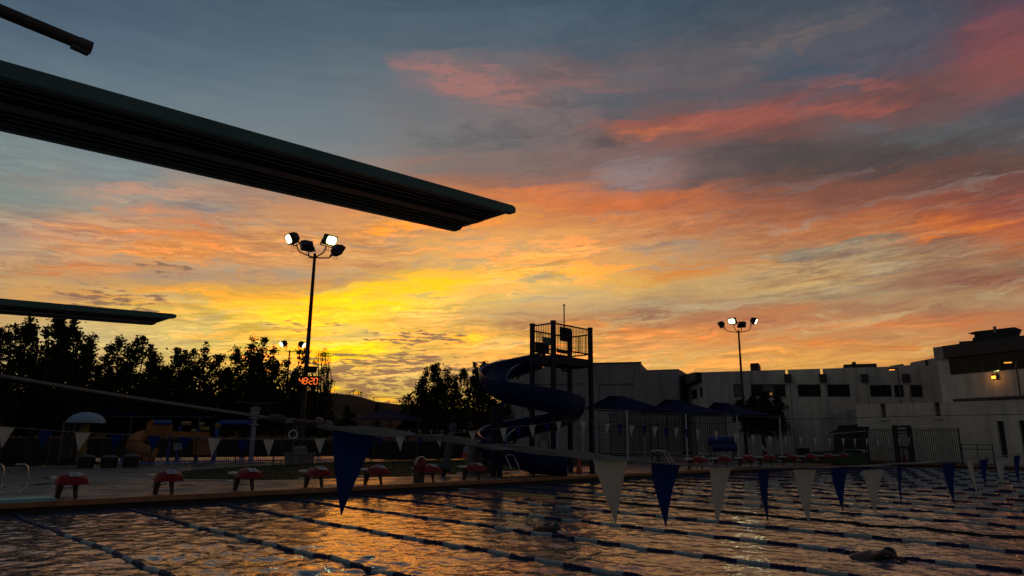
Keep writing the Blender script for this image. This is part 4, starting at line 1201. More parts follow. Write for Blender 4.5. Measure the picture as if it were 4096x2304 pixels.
# ---------------------------------------------------------------- floodlight poles
FLOOD_W = 130
def floodlight(root, pos, fwd, lit, sc_=1.0, tilt=28):
    fwd = Vector(fwd).normalized()
    f = (fwd * math.cos(R(tilt)) - Vector((0, 0, math.sin(R(tilt))))).normalized()
    r = f.cross(Vector((0, 0, 1))).normalized()
    u = r.cross(f)
    P = lambda x, y, z: pos + (f * x + r * y + u * z) * sc_
    mb = MB()
    front = [(.34, -.50, .44), (.34, .50, .44), (.34, .50, -.36), (.34, -.50, -.36)]
    mid_ = [(-.05, -.54, .40), (-.05, .54, .40), (-.05, .54, -.50), (-.05, -.54, -.50)]
    bk = [(-.42, -.36, .22), (-.42, .36, .22), (-.42, .36, -.26), (-.42, -.36, -.26)]
    mb.add([P(*q) for q in front + mid_ + bk], [(0, 1, 5, 4), (1, 2, 6, 5), (2, 3, 7, 6), (3, 0, 4, 7), (4, 5, 9, 8), (5, 6, 10, 9), (6, 7, 11, 10), (7, 4, 8, 11), (11, 10, 9, 8), (3, 2, 1, 0)])
    h = mb.build('floodlight', MT['housing'], root)
    mb = MB()
    pts = []
    for k in range(20):
        a = 2 * math.pi * k / 20
        c, s = math.cos(a), math.sin(a)
        q = .5
        pts.append((.345, .42 * math.copysign(abs(c) ** q, c), .02 + .33 * math.copysign(abs(s) ** q, s)))
    mb.prism([P(*q) for q in pts], f * .012 * sc_)
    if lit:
        rm = MB()  # added glowing ring behind the lens, imitating its greenish halo
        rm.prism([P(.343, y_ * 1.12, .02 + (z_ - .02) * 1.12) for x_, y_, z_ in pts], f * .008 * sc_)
        rm.build('lens_halo', MT['lens_halo'], h)
    mb.build('lens', MT['lamp'] if lit else MT['glass'], h)
    if lit:
        sp_ = bpy.data.lights.new('flood_beam', 'SPOT')
        sp_.energy, sp_.color, sp_.spot_size, sp_.spot_blend, sp_.shadow_soft_size = FLOOD_W, (.78, 1.0, .5), R(125), .6, .3
        so_ = bpy.data.objects.new('flood_beam', sp_)
        C.objects.link(so_)
        so_.parent = h
        so_.rotation_euler = f.to_track_quat('-Z', 'Y').to_euler()
        so_.location = P(.42, 0, 0) - ORG[h.name]
    mb = MB()
    for k in (-1, 1):
        mb.beam(P(-.1, k * .55, -.1), P(-.12, k * .57, -.62), .05 * sc_, .08 * sc_, up=f)
    mb.beam(P(-.12, -.6, -.62), P(-.12, .6, -.62), .07 * sc_, .07 * sc_, up=f)
    mb.build('yoke', MT['housing'], h)
    return P(-.12, 0, -.62)

def light_pole(label, base, top, heads, r0, r1, sc_=.88):
    """heads: list of (arm vector right/towards camera, rise, lit)"""
    t = thing('floodlight_pole', label, 'floodlight pole', base, 'floodlight poles')
    b = Vector(base)
    tp = Vector((b.x, b.y, top))
    c = Vector((-b.x, -b.y, 0)).normalized()
    r = Vector((-c.y, c.x, 0)) * -1
    r = Vector((c.y * -1, c.x, 0))
    if r.dot(Vector((math.sin(HEAD), -math.cos(HEAD), 0)) * 1) < 0:
        r = -r
    mb = MB()
    mb.tube([b, b.lerp(tp, .5), tp], [r0, (r0 + r1) / 2, r1], 12)
    mb.lathe((b.x, b.y, 0), [(r0 * 2.1, 0), (r0 * 2.1, .06), (r0 * 1.3, .09), (r0 * 1.3, .3)], 14)
    mb.build('pole', MT['bronze'], t, smooth=True)
    for (ax, ac, rise, lit) in heads:
        v = r * ax + c * ac
        L = v.length
        d = v.normalized()
        hp = tp + v + Vector((0, 0, rise))
        foot = floodlight(t, hp, d, lit, sc_)
        mb = MB()
        p2 = Vector((foot.x, foot.y, tp.z - .05)) - d * .05 * L
        mb.tube([tp - Vector((0, 0, .3)), tp + d * L * .35 - Vector((0, 0, .22)), tp + d * L * .62 - Vector((0, 0, .12)), p2 + Vector((0, 0, .15)), foot], .055 * sc_, 8)
        w = foot + Vector((0, 0, -.02))
        mb.tube([w, w + d * .1 - Vector((0, 0, .3)), w + d * .3 - Vector((0, 0, .32)), w + d * .38], .012, 5)
        mb.build('arm', MT['bronze'], t, smooth=True)
    return t
p = at(1238, 1300, d=50)
pole_z = at(1256, 1014, d=50).z
light_pole('tall four headed floodlight pole rising over the red timer', (p.x, p.y, 0), pole_z, [(-1.62, .7, .82, True), (.92, 1.45, .75, True), (1.62, -.75, .62, False), (-.60, -1.45, .95, False)], .20, .105)
p2 = at(2959, 1400, d=88)
light_pole('distant four headed floodlight pole rising before the long white building', (p2.x, p2.y, 0), at(2955, 1320, d=88).z, [(-2.0, .25, .75, False), (-.62, 1.6, .95, True), (.45, -1.6, .95, False), (1.85, .2, 1.05, True)], .2, .105)
p3 = at(1155, 1450, d=112)
light_pole('small two headed floodlight pole lit behind the bare tree', (p3.x, p3.y, 0), at(1156, 1400, d=112).z, [(-1.0, .35, .95, True), (1.75, .5, .95, True)], .2, .11, 1.1)
p4 = at(1303, 1560, d=130)
t = thing('street_lamp', 'thin twin armed street lamp in silhouette above the hill, unlit', 'street lamp', (p4.x, p4.y, 0))
zt = at(1303, 1535, d=130).z
mb = MB()
mb.tube([(p4.x, p4.y, 0), (p4.x, p4.y, zt)], [.16, .1], 8)
for s in (-1, 1):
    mb.tube([(p4.x, p4.y, zt - .1), (p4.x + s * .45, p4.y - s * .45, zt + .1), (p4.x + s * .9, p4.y - s * .9, zt + .45)], .07, 6)
mb.build('pole', MT['bronze'], t)
for s in (-1, 1):
    mb = MB()
    mb.box((p4.x + s * 1.05, p4.y - s * 1.05, zt + .5), (.75, .22, .12), rz=-.785)
    mb.build('lamp_head', MT['housing'], t)

# ---------------------------------------------------------------- timer on the pole
to_cam = Vector((-p.x, -p.y, 0)).normalized()
rt = Vector((-to_cam.y, to_cam.x, 0))
ctr = at(1233, 1524, d=49.55)
t = thing('timer_display', 'red lit digital timer reading 48:20 on the floodlight pole', 'timer', ctr)
mb = MB()
mb.beam(ctr - rt * .80 - to_cam * .1, ctr + rt * .72 - to_cam * .1, .2, .72)
mb.build('case', MT['black'], t)
mb = MB()
def seg7(mb, cx, ch, w, h, th):
    S = {'4': 'fgbc', '8': 'abcdefg', '2': 'abged', '0': 'abcdef'}[ch]
    P = lambda x, z: ctr + rt * (cx + x + z * .10) + Vector((0, 0, z)) + to_cam * .012
    L = {'a': ((-w, h), (w, h)), 'g': ((-w, 0), (w, 0)), 'd': ((-w, -h), (w, -h)), 'f': ((-w, 0), (-w, h)), 'b': ((w, 0), (w, h)), 'e': ((-w, -h), (-w, 0)), 'c': ((w, -h), (w, 0))}
    for q in S:
        (xa, za), (xb, zb) = L[q]
        A, B = P(xa, za), P(xb, zb)
        dd = (B - A).normalized()
        mb.beam(A + dd * th * .45, B - dd * th * .45, .02, th, up=to_cam.cross(dd))
for cx, ch in ((-.50, '4'), (-.20, '8'), (.20, '2'), (.50, '0')):
    seg7(mb, cx, ch, .108, .205, .042)
for z in (-.08, .1):
    mb.beam(ctr + rt * -.03 + Vector((0, 0, z)) + to_cam * .0, ctr + rt * .03 + Vector((0, 0, z)), .03, .06, up=(0, 0, 1))
mb.build('digits', MT['led'], t)
mb = MB()
mb.beam(ctr + rt * .1 - to_cam * .42, ctr + rt * .1 - to_cam * .18, .3, .3)
mb.build('bracket', MT['bronze'], t)
sp = at(1240, 1477, d=49.6)
t = thing('loudspeaker', 'dark box loudspeaker on the pole just over the red timer', 'loudspeaker', sp)
mb = MB()
mb.hexa([sp - rt * .42 - Vector((0, 0, .26)), sp + rt * .40 - Vector((0, 0, .26)), sp + rt * .40 - to_cam * .5 - Vector((0, 0, .2)), sp - rt * .42 - to_cam * .5 - Vector((0, 0, .2)), sp - rt * .36 + Vector((0, 0, .24)), sp + rt * .52 + Vector((0, 0, .20)), sp + rt * .4 - to_cam * .5 + Vector((0, 0, .2)), sp - rt * .3 - to_cam * .5 + Vector((0, 0, .24))])
mb.build('cabinet', MT['black'], t)
mb = MB()
mb.beam(sp + rt * .2 - to_cam * .2 - Vector((0, 0, .26)), sp + rt * .2 - to_cam * .2 - Vector((0, 0, .6)), .09, .09)
mb.build('bracket', MT['bronze'], t)
# stone planter round the pole
t = thing('planter', 'low concrete planter round the foot of the tall floodlight pole', 'planter', (p.x, p.y, 0))
mb = MB()
mb.lathe((p.x, p.y, -.002), [(1.0, 0), (1.05, .55), (1.12, .58), (1.12, .66), (.9, .66), (.9, .5), (.01, .5)], 8)
mb.build('planter_body', MT['stone'], t)
mb = MB()
mb.lathe((p.x, p.y, .5), [(.5, .0), (.48, .5), (.3, .62), (.24, .64)], 16)
mb.build('pole_footing', MT['stone'], t)
q = at(1172, 1738, d=44)
t = thing('life_ring', 'white life ring hung on a pole left of the timer pole', 'life ring', (q.x, q.y, 0))
mb = MB()
qc = Vector((-q.x, -q.y, 0)).normalized()
qr = Vector((-qc.y, qc.x, 0))
mb.tube([q + (qr * math.cos(a) + Vector((0, 0, math.sin(a)))) * .24 + qc * .08 for a in [2 * math.pi * k / 20 for k in range(21)]], .055, 8)
mb.build('ring', MT['white'], t, smooth=True)
mb = MB()
mb.tube([(q.x + .05, q.y, -.002), (q.x + .05, q.y, q.z + .55)], .05, 8)
mb.beam(q + Vector((0, 0, .45)) - qr * .05, q + Vector((0, 0, .45)) + qr * .55, .05, .05)
mb.build('post', MT['steel'], t)

# ---------------------------------------------------------------- fences
def picket_fence(name, label, pts, z0, z1, pitch, post_every, mat, pw=.02, curve=0.0, group=None, post_w=.07):
    a0 = pts[0]
    t = thing(name, label, 'fence', (a0[0], a0[1], 0), group)
    pk, rl = MB(), MB()
    posts_ = []
    for (a, b) in zip(pts, pts[1:]):
        a, b = Vector((a[0], a[1], 0)), Vector((b[0], b[1], 0))
        L = (b - a).length
        d = (b - a).normalized()
        nn = Vector((d.y, -d.x, 0))
        for zz in (z0 + .12, z1 - .22):
            rl.beam(a + Vector((0, 0, zz)), b + Vector((0, 0, zz)), .035, .045)
        m_ = max(1, int(L / pitch))
        for i in range(m_):
            q = a + d * (i + .5) * L / m_
            if curve:
                pk.beam(q + Vector((0, 0, z0)), q + Vector((0, 0, z1 - curve)), pw, pw)
                pk.beam(q + Vector((0, 0, z1 - curve)), q + nn * curve * .45 + Vector((0, 0, z1 - curve * .3)), pw, pw)
                pk.beam(q + nn * curve * .45 + Vector((0, 0, z1 - curve * .3)), q + nn * curve * .9 + Vector((0, 0, z1)), pw, pw)
            else:
                pk.beam(q + Vector((0, 0, z0)), q + Vector((0, 0, z1 - .2)), pw, pw)
        k = max(1, int(L / post_every))
        for i in range(k + 1):
            posts_.append(a + d * i * L / k)
    rl.build('rails', MT[mat], t)
    pk.build('pickets', MT[mat], t)
    for q in posts_:
        mb = MB()
        mb.box((q.x, q.y, (z1 - .002) / 2), (post_w, post_w, z1 + .05))
        mb.build('post', MT[mat], t)
    return t
picket_fence('metal_fence', 'long black picket fence in front of the splash pad and playground', [(-14, 45.6), (41, 45.0)], .03, 1.62, .145, 2.6, 'fence', .022)
g0, g1, g2, g3 = (at(px, 1826, d=71) for px in (3476, 3592, 3648, 3848))
zt = at(3540, 1712, d=71).z
picket_fence('security_fence', 'tall dark picket fence left of the gate before the cream wall', [(g0.x, g0.y), (g1.x, g1.y)], .03, zt, .15, 4.5, 'fence', .045, .32, 'curved top security fences')
picket_fence('security_fence', 'tall dark picket fence right of the gate before the cream wall', [(g2.x, g2.y), (g3.x, g3.y)], .03, zt, .15, 3.2, 'fence', .045, .32, 'curved top security fences')
t = thing('fence_gate', 'dark framed gate with a heavy top beam between the tall picket fences', 'gate', ((g1.x + g2.x) / 2, (g1.y + g2.y) / 2, 0))
for g in (g1, g2):
    mb = MB()
    mb.box((g.x, g.y, (zt + .25) / 2), (.34, .34, zt + .25))
    mb.build('gate_post', MT['bronze'], t)
mb = MB()
for z in (zt + .12, zt - .2):
    mb.beam((g1.x, g1.y, z), (g2.x, g2.y, z), .18, .2)
mb.build('top_beam', MT['bronze'], t)
mb = MB()
ga, gb = Vector((g1.x, g1.y, 0)), Vector((g2.x, g2.y, 0))
for i in range(1, 11):
    q = ga.lerp(gb, i / 11)
    mb.beam(q + Vector((0, 0, .1)), q + Vector((0, 0, zt - .3)), .04, .04)
for z in (.15, 1.1, zt - .5):
    mb.beam(ga + Vector((0, 0, z)), gb + Vector((0, 0, z)), .05, .08)
mb.build('gate_leaf', MT['bronze'], t)
mb = MB()
mb.beam(ga.lerp(gb, .1) + Vector((0, 0, 1.35)), ga.lerp(gb, .92) + Vector((0, 0, 1.35)), .12, .22)
mb.build('crash_bar', MT['black'], t)

# tall louvred fence behind the bleachers
l0, l1 = at(2440, 1700, d=84), at(2905, 1700, d=84)
picket_fence('slat_fence', 'tall grey vertical slat fence under the three blue canopies', [(l0.x, l0.y), (l1.x, l1.y)], .5, at(2700, 1652, d=84).z, .22, 6, 'steel', .09, .3)

# ---------------------------------------------------------------- shade canopies
def canopy(label, corners, ridge, group, posts_=(), mat='canopy', pmat='white', pr=.075):
    """corners anticlockwise, ridge two points; the edges sag inward between the corners"""
    c0 = corners[0]
    t = thing('shade_canopy', label, 'canopy', (c0.x, c0.y, 0), group)
    mb = MB()
    n = 6
    ctr = sum((Vector(c) for c in corners), Vector()) / len(corners)
    for k in range(len(corners)):
        a, b = Vector(corners[k]), Vector(corners[(k + 1) % len(corners)])
        ra = Vector(min(ridge, key=lambda q: (Vector(q) - a).length))
        rb = Vector(min(ridge, key=lambda q: (Vector(q) - b).length))
        grid = []
        for i in range(n + 1):
            u = i / n
            e_ = a.lerp(b, u) + (ctr - a.lerp(b, u)) * (.05) * math.sin(math.pi * u) + Vector((0, 0, .12 * math.sin(math.pi * u)))
            tpt = ra.lerp(rb, u)
            row = []
            for j in range(n + 1):
                v = j / n
                row.append(e_.lerp(tpt, v) - Vector((0, 0, .05 * math.sin(math.pi * v) * (1 - .5 * math.sin(math.pi * u)))))
            grid.append(row)
        vs = [q for r_ in grid for q in r_]
        vs += [q - Vector((0, 0, .02)) for q in vs]
        N = (n + 1) ** 2
        fs = []
        for i in range(n):
            for j in range(n):
                f = (i * (n + 1) + j, (i + 1) * (n + 1) + j, (i + 1) * (n + 1) + j + 1, i * (n + 1) + j + 1)
                fs += [f, tuple(N + q for q in f[::-1])]
            f = (i * (n + 1), (i + 1) * (n + 1), N + (i + 1) * (n + 1), N + i * (n + 1))
            fs.append(f)
        mb.add(vs, fs)
    mb.build('fabric', MT[mat], t, smooth=True)
    mb = MB()
    for k in range(len(corners)):
        mb.tube([Vector(corners[k]) - Vector((0, 0, .06)), Vector(corners[(k + 1) % len(corners)]) - Vector((0, 0, .06))], .05, 6)
    mb.build('edge_frame', MT['steel'], t)
    for q in posts_:
        mb = MB()
        mb.tube([(q.x, q.y, -.002), (q.x, q.y, q.z - .02)], pr, 10)
        mb.build('post', MT[pmat], t, smooth=True)
    return t
A, B, Cc, D = at(2507, 1640, d=60), at(2742, 1655, d=62.5), at(2946, 1661, d=65.5), at(3117, 1667, d=69.5)
backv = Vector((-.04, 1, 0)) * 9.5
def corner_back(q, px, py, d):
    return at(px, py, d=d)
A2, B2, C2, D2 = at(2330, 1634, d=66), at(2575, 1650, d=69), at(2800, 1660, d=72), at(2985, 1664, d=76)
canopy('navy shade canopy nearest the slide tower, first of three in a row', [A, B, B2, A2], [at(2442, 1582, d=63), at(2498, 1586, d=63)], 'navy canopies over the bleachers', [A, B, A2])
canopy('middle one of the three navy shade canopies over the bleachers', [B, Cc, C2, B2], [at(2664, 1597, d=66), at(2720, 1601, d=66)], 'navy canopies over the bleachers', [Cc, B2])
canopy('last of the three navy shade canopies, by the small dark tree', [Cc, D, D2, C2], [at(2856, 1608, d=69), at(2912, 1612, d=69)], 'navy canopies over the bleachers', [D, C2])
def hip(label, pxs, py_edge, apex, d, dd, group, posts_px=()):
    a, b = at(pxs[0], py_edge[0], d=d), at(pxs[1], py_edge[1], d=d)
    c, e = at(pxs[1] - 40, py_edge[1] - 4, d=d + dd), at(pxs[0] + 30, py_edge[0] - 4, d=d + dd)
    return canopy(label, [a, b, c, e], [at(apex[0] - 22, apex[1], d=d + dd * .5), at(apex[0] + 28, apex[1], d=d + dd * .5)], group, [at(px, py_edge[0], d=d + q) for px, q in posts_px], pmat='steel', pr=.07)
hip('dark blue shade canopy behind the pale blue mushroom fountain', (300, 575), (1662, 1664), (415, 1622), 60, 8, 'navy canopies by the playground', ((305, 0), (528, 0)))
hip('dark blue shade canopy over the orange playground slide', (560, 850), (1664, 1666), (700, 1630), 62, 8, 'navy canopies by the playground', ((610, 0), (800, 0)))
hip('navy hip canopy on thin posts below the hill, beyond the fence', (1405, 1690), (1676, 1678), (1540, 1640), 60, 9, 'navy canopies by the playground', ((1503, 0), (1562, 6), (1634, 5), (1674, 0), (1396, 8)))

# ---------------------------------------------------------------- playground and fountains
m0 = at(340, 1720, d=53)
t = thing('mushroom_fountain', 'pale blue mushroom fountain on a mustard post in the playground', 'fountain', (m0.x, m0.y, 0))
zd = at(340, 1692, d=53).z
rd = (at(422, 1690, d=53) - at(258, 1690, d=53)).length / 2
mb = MB()
hd = (at(340, 1648, d=53).z - zd)
mb.lathe((m0.x, m0.y, zd), [(rd * .97, .03), (rd, 0), (rd * .985, .16 * hd), (rd * .93, .36 * hd), (rd * .82, .56 * hd), (rd * .66, .75 * hd), (rd * .45, .90 * hd), (rd * .2, .985 * hd), (.001, hd)], 32)
mb.build('dome', MT['dome'], t, smooth=True)
mb = MB()
mb.tube([(m0.x, m0.y, -.002), (m0.x, m0.y, zd + .3)], .24, 14)
mb.build('post', MT['mustard'], t, smooth=True)
mb = MB()
for q in (at(255, 1700, d=52), at(323, 1700, d=52.5)):
    mb.tube([(q.x, q.y, -.002), (q.x, q.y, zd + .1)], .07, 8)
mb.build('water_pipe', MT['steel'], t)

t = thing('play_structure', 'orange playground slide with a domed hood and blue posts behind the fence', 'playground', at(600, 1840, d=55) * 1)
d_ = 55
def pl(px, py, dd=0):
    return at(px, py, d=d_ + dd)
mb = MB()
hood = [(580, 1740), (586, 1700), (594, 1686), (610, 1681), (670, 1683), (688, 1690), (692, 1706), (682, 1742)]
mb.prism([pl(*q) for q in hood], pl(640, 1710, 1.6) - pl(640, 1710))
mb.build('hood', MT['play_orange'], t, bevel=.05)
mb = MB()
mb.tube([pl(616, 1688, -.05), pl(688, 1691, -.05)], .16, 10)
mb.build('hood_roll', MT['play_blue'], t, smooth=True)
mb = MB()
ch = [(584, 1742, .5), (560, 1748, .2), (542, 1760, -.2), (538, 1782, -.5), (552, 1800, -.9), (580, 1812, -1.2), (610, 1815, -1.1), (600, 1840, -1.3), (570, 1846, -1.4)]
mb.tube([pl(*q) for q in ch], [.42, .45, .5, .55, .55, .55, .5, .42, .35], 12)
mb.build('chute', MT['play_orange'], t, smooth=True)
for px in (686, 722, 800):
    mb = MB()
    a = pl(px, 1700, .6)
    mb.tube([(a.x, a.y, -.002), (a.x, a.y, a.z)], .1, 10)
    mb.build('post', MT['play_blue'], t, smooth=True)
mb = MB()
mb.hexa([pl(680, 1745, -.2), pl(840, 1747, -.2), pl(840, 1747, 2), pl(680, 1745, 2), pl(680, 1725, -.2), pl(838, 1728, -.2), pl(838, 1728, 2), pl(680, 1725, 2)])
mb.hexa([pl(771, 1820, -.3), pl(842, 1820, -.3), pl(842, 1820, 1), pl(771, 1820, 1), pl(773, 1758, -.3), pl(840, 1758, -.3), pl(840, 1758, 1), pl(773, 1758, 1)])
mb.build('deck_panel', MT['play_orange'], t)
mb = MB()
for pts in (((725, 1694), (765, 1694)), ((798, 1697), (818, 1698)), ((765, 1724), (785, 1724)), ((800, 1714), (838, 1716))):
    mb.tube([pl(pts[0][0], pts[0][1], -.1), pl(pts[1][0], pts[1][1], -.1)], .16, 10)
mb.build('water_cannon', MT['mustard'], t, smooth=True)
mb = MB()
for k in range(4):
    a, b = pl(697 + k * 9, 1772, -.4), pl(697 + k * 9, 1800, -.4)
    mb.beam(a, b, .11, .06)
mb.build('bars', MT['white'], t)

t = thing('water_arch', 'blue pipe arch of the splash pad reaching to the white column', 'fountain', at(868, 1835, d=56))
mb = MB()
mb.tube([Vector((*at(868, 1700, d=56).xy, 0)), at(868, 1712, d=56), at(872, 1697, d=56), at(886, 1690, d=56), at(1016, 1690, d=56)], .16, 10)
mb.build('pipe', MT['play_blue'], t, smooth=True)
mb = MB()
mb.lathe(at(872, 1702, d=56), [(.2, -.15), (.22, 0), (.2, .15)], 12)
mb.build('collar', MT['mustard'], t, smooth=True)
t = thing('water_column', 'white splash pad column with a tilted bucket top, right of the blue pipe', 'fountain', Vector((*at(1015, 1800, d=56).xy, 0)))
wc = at(1016, 1700, d=56)
mb = MB()
mb.tube([(wc.x, wc.y, -.002), (wc.x, wc.y, at(1020, 1625, d=56).z)], .17, 12)
for py in (1652, 1672, 1698):
    mb.lathe((wc.x, wc.y, at(1018, py, d=56).z), [(.18, -.05), (.36, -.05), (.36, .05), (.18, .05)], 14)
mb.build('column', MT['greywall'], t, smooth=True)
mb = MB()
mb.lathe((wc.x, wc.y, at(1020, 1645, d=56).z), [(.2, -.3), (.42, .3), (.36, .3), (.1, -.1)], 14)
mb.build('bucket', MT['greywall'], t, smooth=True)
mb = MB()
for s in (-1, 1):
    mb.beam((wc.x, wc.y, at(1020, 1616, d=56).z), (wc.x + s * 1.2, wc.y - s * .9, at(1020, 1608, d=56).z), .12, .05)
mb.build('spray_arm', MT['stone'], t)
q = at(672, 1608, d=66)
t = thing('patio_umbrella', 'closed white umbrella poking above the left blue canopies', 'umbrella', (q.x, q.y, 0))
mb = MB()
mb.hexa([at(652, 1620, d=66), at(690, 1618, d=66), at(690, 1618, d=67), at(652, 1620, d=67), at(674, 1601, d=66.2), at(700, 1592, d=66.2), at(700, 1592, d=66.8), at(674, 1601, d=66.8)])
mb.build('cover', MT['white'], t, bevel=.05)
mb = MB()
mb.tube([(q.x, q.y, -.002), (q.x, q.y, q.z)], .06, 8)
mb.build('pole', MT['steel'], t)

# bins, sign boards
def bin_(label, px, py_top, py_bot, d, w, mat, group):
    a = at(px, py_bot, d=d)
    z1 = at(px, py_top, d=d).z
    t = thing('litter_bin', label, 'bin', (a.x, a.y, 0), group)
    mb = MB()
    mb.lathe((a.x, a.y, -.002), [(.001, 0), (w * .92, 0), (w, z1 * .9), (w * 1.05, z1 * .9), (w * 1.05, z1 * .97)], 18)
    mb.build('body', MT[mat], t, smooth=True)
    mb = MB()
    mb.lathe((a.x, a.y, z1 * .95), [(w * 1.08, 0), (w * 1.05, .05), (w * .5, .14), (.001, .16)], 18)
    mb.build('lid', MT[mat], t, smooth=True)
bin_('dark round bin by the fence below the mushroom fountain', 342, 1828, 1862, 44, .42, 'black', 'dark bins by the fence')
bin_('dark round bin by the fence below the second blue pennant', 434, 1830, 1862, 44, .42, 'black', 'dark bins by the fence')
bin_('dark bin with a broad foot left of the orange slide', 520, 1825, 1864, 44, .42, 'black', 'dark bins by the fence')
bin_('large grey barrel bin left of the water slide columns', 1890, 1778, 1838, 36, .36, 'grey_bin', 'grey barrels beside the slide')
bin_('large grey barrel bin tucked behind the slide columns', 1940, 1782, 1842, 37, .38, 'grey_bin', 'grey barrels beside the slide')
bin_('dark bin with a bluish lid on the grass at the far right bank', 3212, 1792, 1830, 68, .6, 'black', 'dark bins by the fence')
q = at(1866, 1830, d=35)
t = thing('floor_sign', 'small white and orange folding sign left of the grey barrels', 'sign', (q.x, q.y, 0))
mb = MB()
mb.hexa([at(1846, 1832, d=35), at(1874, 1832, d=35), at(1874, 1832, d=35.3), at(1846, 1832, d=35.3), at(1850, 1812, d=35.05), at(1874, 1812, d=35.05), at(1874, 1812, d=35.15), at(1850, 1812, d=35.15)])
mb.build('base', MT['orange'], t)
mb = MB()
mb.hexa([at(1852, 1812, d=35), at(1873, 1812, d=35), at(1873, 1812, d=35.1), at(1852, 1812, d=35.1), at(1856, 1788, d=35.06), at(1873, 1788, d=35.06), at(1873, 1788, d=35.12), at(1856, 1788, d=35.12)])
mb.build('panel', MT['paper'], t)
mb = MB()
for k in range(4):
    mb.beam(at(1857, 1793 + 4 * k, d=34.97), at(1870 - (k % 2) * 3, 1793 + 4 * k, d=34.97), .015, .022)
mb.build('text_lines', MT['ink'], t)
q = at(2175, 1745, d=46)
t = thing('rules_board', 'pale pool rules board standing behind the slide flume', 'sign board', (q.x, q.y, 0))
mb = MB()
mb.hexa([at(2152, 1765, d=46), at(2199, 1765, d=46), at(2199, 1765, d=46.1), at(2152, 1765, d=46.1), at(2152, 1722, d=46), at(2199, 1723, d=46), at(2199, 1723, d=46.1), at(2152, 1722, d=46.1)])
mb.build('panel', MT['greywall'], t)
mb = MB()
for k in range(7):
    mb.beam(at(2157, 1728 + 5 * k, d=45.97), at(2194 - (k * 7) % 9, 1728 + 5 * k, d=45.97), .012, .03)
mb.build('text_lines', MT['ink'], t)
mb = MB()
for px in (2156, 2195):
    a = at(px, 1765, d=46.05)
    mb.beam((a.x, a.y, -.002), (a.x, a.y, a.z), .08, .08)
mb.build('post', MT['steel'], t)
q = at(2226, 1790, d=44)
t = thing('hose_post', 'short white post right of the rules board', 'post', (q.x, q.y, 0))
mb = MB()
mb.tube([(q.x, q.y, -.002), at(2226, 1733, d=44)], .09, 10)
mb.lathe(at(2226, 1733, d=44), [(.1, 0), (.14, .02), (.12, .1), (.001, .12)], 10)
mb.build('post_body', MT['white'], t, smooth=True)
q = at(3648, 1850, z=0)
t = thing('bollard', 'pale concrete bollard beside the right traffic cone', 'bollard', q)
mb = MB()
mb.lathe(q, [(.3, 0), (.26, .9), (.16, 1.05), (.2, 1.2), (.17, 1.4), (.001, 1.45)], 14)
mb.build('shaft', MT['stone'], t, smooth=True)
q = at(3680, 1842, z=0)
t = thing('bench', 'small pale bench right of the right traffic cone', 'bench', q)
mb = MB()
mb.box(q + Vector((0, 0, .5)), (.5, 2.0, .09), rz=.5)
mb.build('seat', MT['white'], t, bevel=.02)
for s in (-1, 1):
    mb = MB()
    mb.box(q + Vector((-.38 * s, .68 * s, .23)), (.4, .12, .46), rz=.5)
    mb.build('leg', MT['stone'], t)

# ---------------------------------------------------------------- bleachers and pool cover rolls
def bleacher(label, px0, px1, d, group):
    a, b = at(px0, 1835, d=d), at(px1, 1835, d=d)
    a.z = b.z = 0
    t = thing('bleacher', label, 'bleacher', a, group)
    w = (b - a).normalized()
    back = Vector((-w.y, w.x, 0))
    if back.dot(Vector((a.x, a.y, 0))) < 0:
        back = -back
    for i in range(5):
        o = back * (.75 * i)
        mb = MB()
        mb.beam(a + o + Vector((0, 0, .48 + .42 * i)), b + o + Vector((0, 0, .48 + .42 * i)), .30, .05)
        mb.build('seat', MT['plank'], t)
        mb = MB()
        mb.beam(a + o - back * .32 + Vector((0, 0, .10 + .42 * i)), b + o - back * .32 + Vector((0, 0, .10 + .42 * i)), .28, .04)
        mb.build('footboard', MT['plank'], t)
    L = (b - a).length
    k = max(2, int(L / 2.2))
    for i in range(k + 1):
        q = a + w * (L * i / k)
        mb = MB()
        for j in range(5):
            mb.beam(q + back * (.75 * j) - Vector((0, 0, .002)), q + back * (.75 * j) + Vector((0, 0, .45 + .42 * j)), .06, .06)
        mb.beam(q + Vector((0, 0, .3)), q + back * 3.0 + Vector((0, 0, 1.98)), .06, .06)
        mb.build('support_frame', MT['steel'], t)
    mb = MB()
    for zz in (2.6, 3.0, 3.4):
        mb.beam(a + back * 3.3 + Vector((0, 0, zz)), b + back * 3.3 + Vector((0, 0, zz)), .05, .05)
    for i in range(k + 1):
        q = a + w * (L * i / k) + back * 3.3
        mb.beam(q + Vector((0, 0, -.002)), q + Vector((0, 0, 3.4)), .06, .06)
    mb.build('guard_rail', MT['steel'], t)
bleacher('dark bleacher rows under the canopy nearest the slide', 2395, 2610, 63, 'bleachers under the navy canopies')
bleacher('dark bleacher rows under the middle canopy', 2630, 2790, 65, 'bleachers under the navy canopies')
t = thing('picnic_table', 'low dark picnic table by the left blue canopy post', 'picnic table', Vector((*at(2330, 1840, d=55).xy, 0)))
pc = ORG[t.name]
for nm, bx_, mt_ in (('table_top', [((0, 0, .74), (1.9, .8, .06))], 'plank'), ('bench_seat', [((0, .75, .44), (1.9, .28, .05))], 'plank'), ('bench_seat', [((0, -.75, .44), (1.9, .28, .05))], 'plank'), ('frame', [((-.7, 0, .35), (.08, 1.5, .08)), ((.7, 0, .35), (.08, 1.5, .08)), ((-.7, 0, .35), (.08, .08, .72)), ((.7, 0, .35), (.08, .08, .72))], 'steel')):
    mb = MB()
    for c_, s_ in bx_:
        mb.box(pc + Vector(c_), s_)
    mb.build(nm, MT[mt_], t)
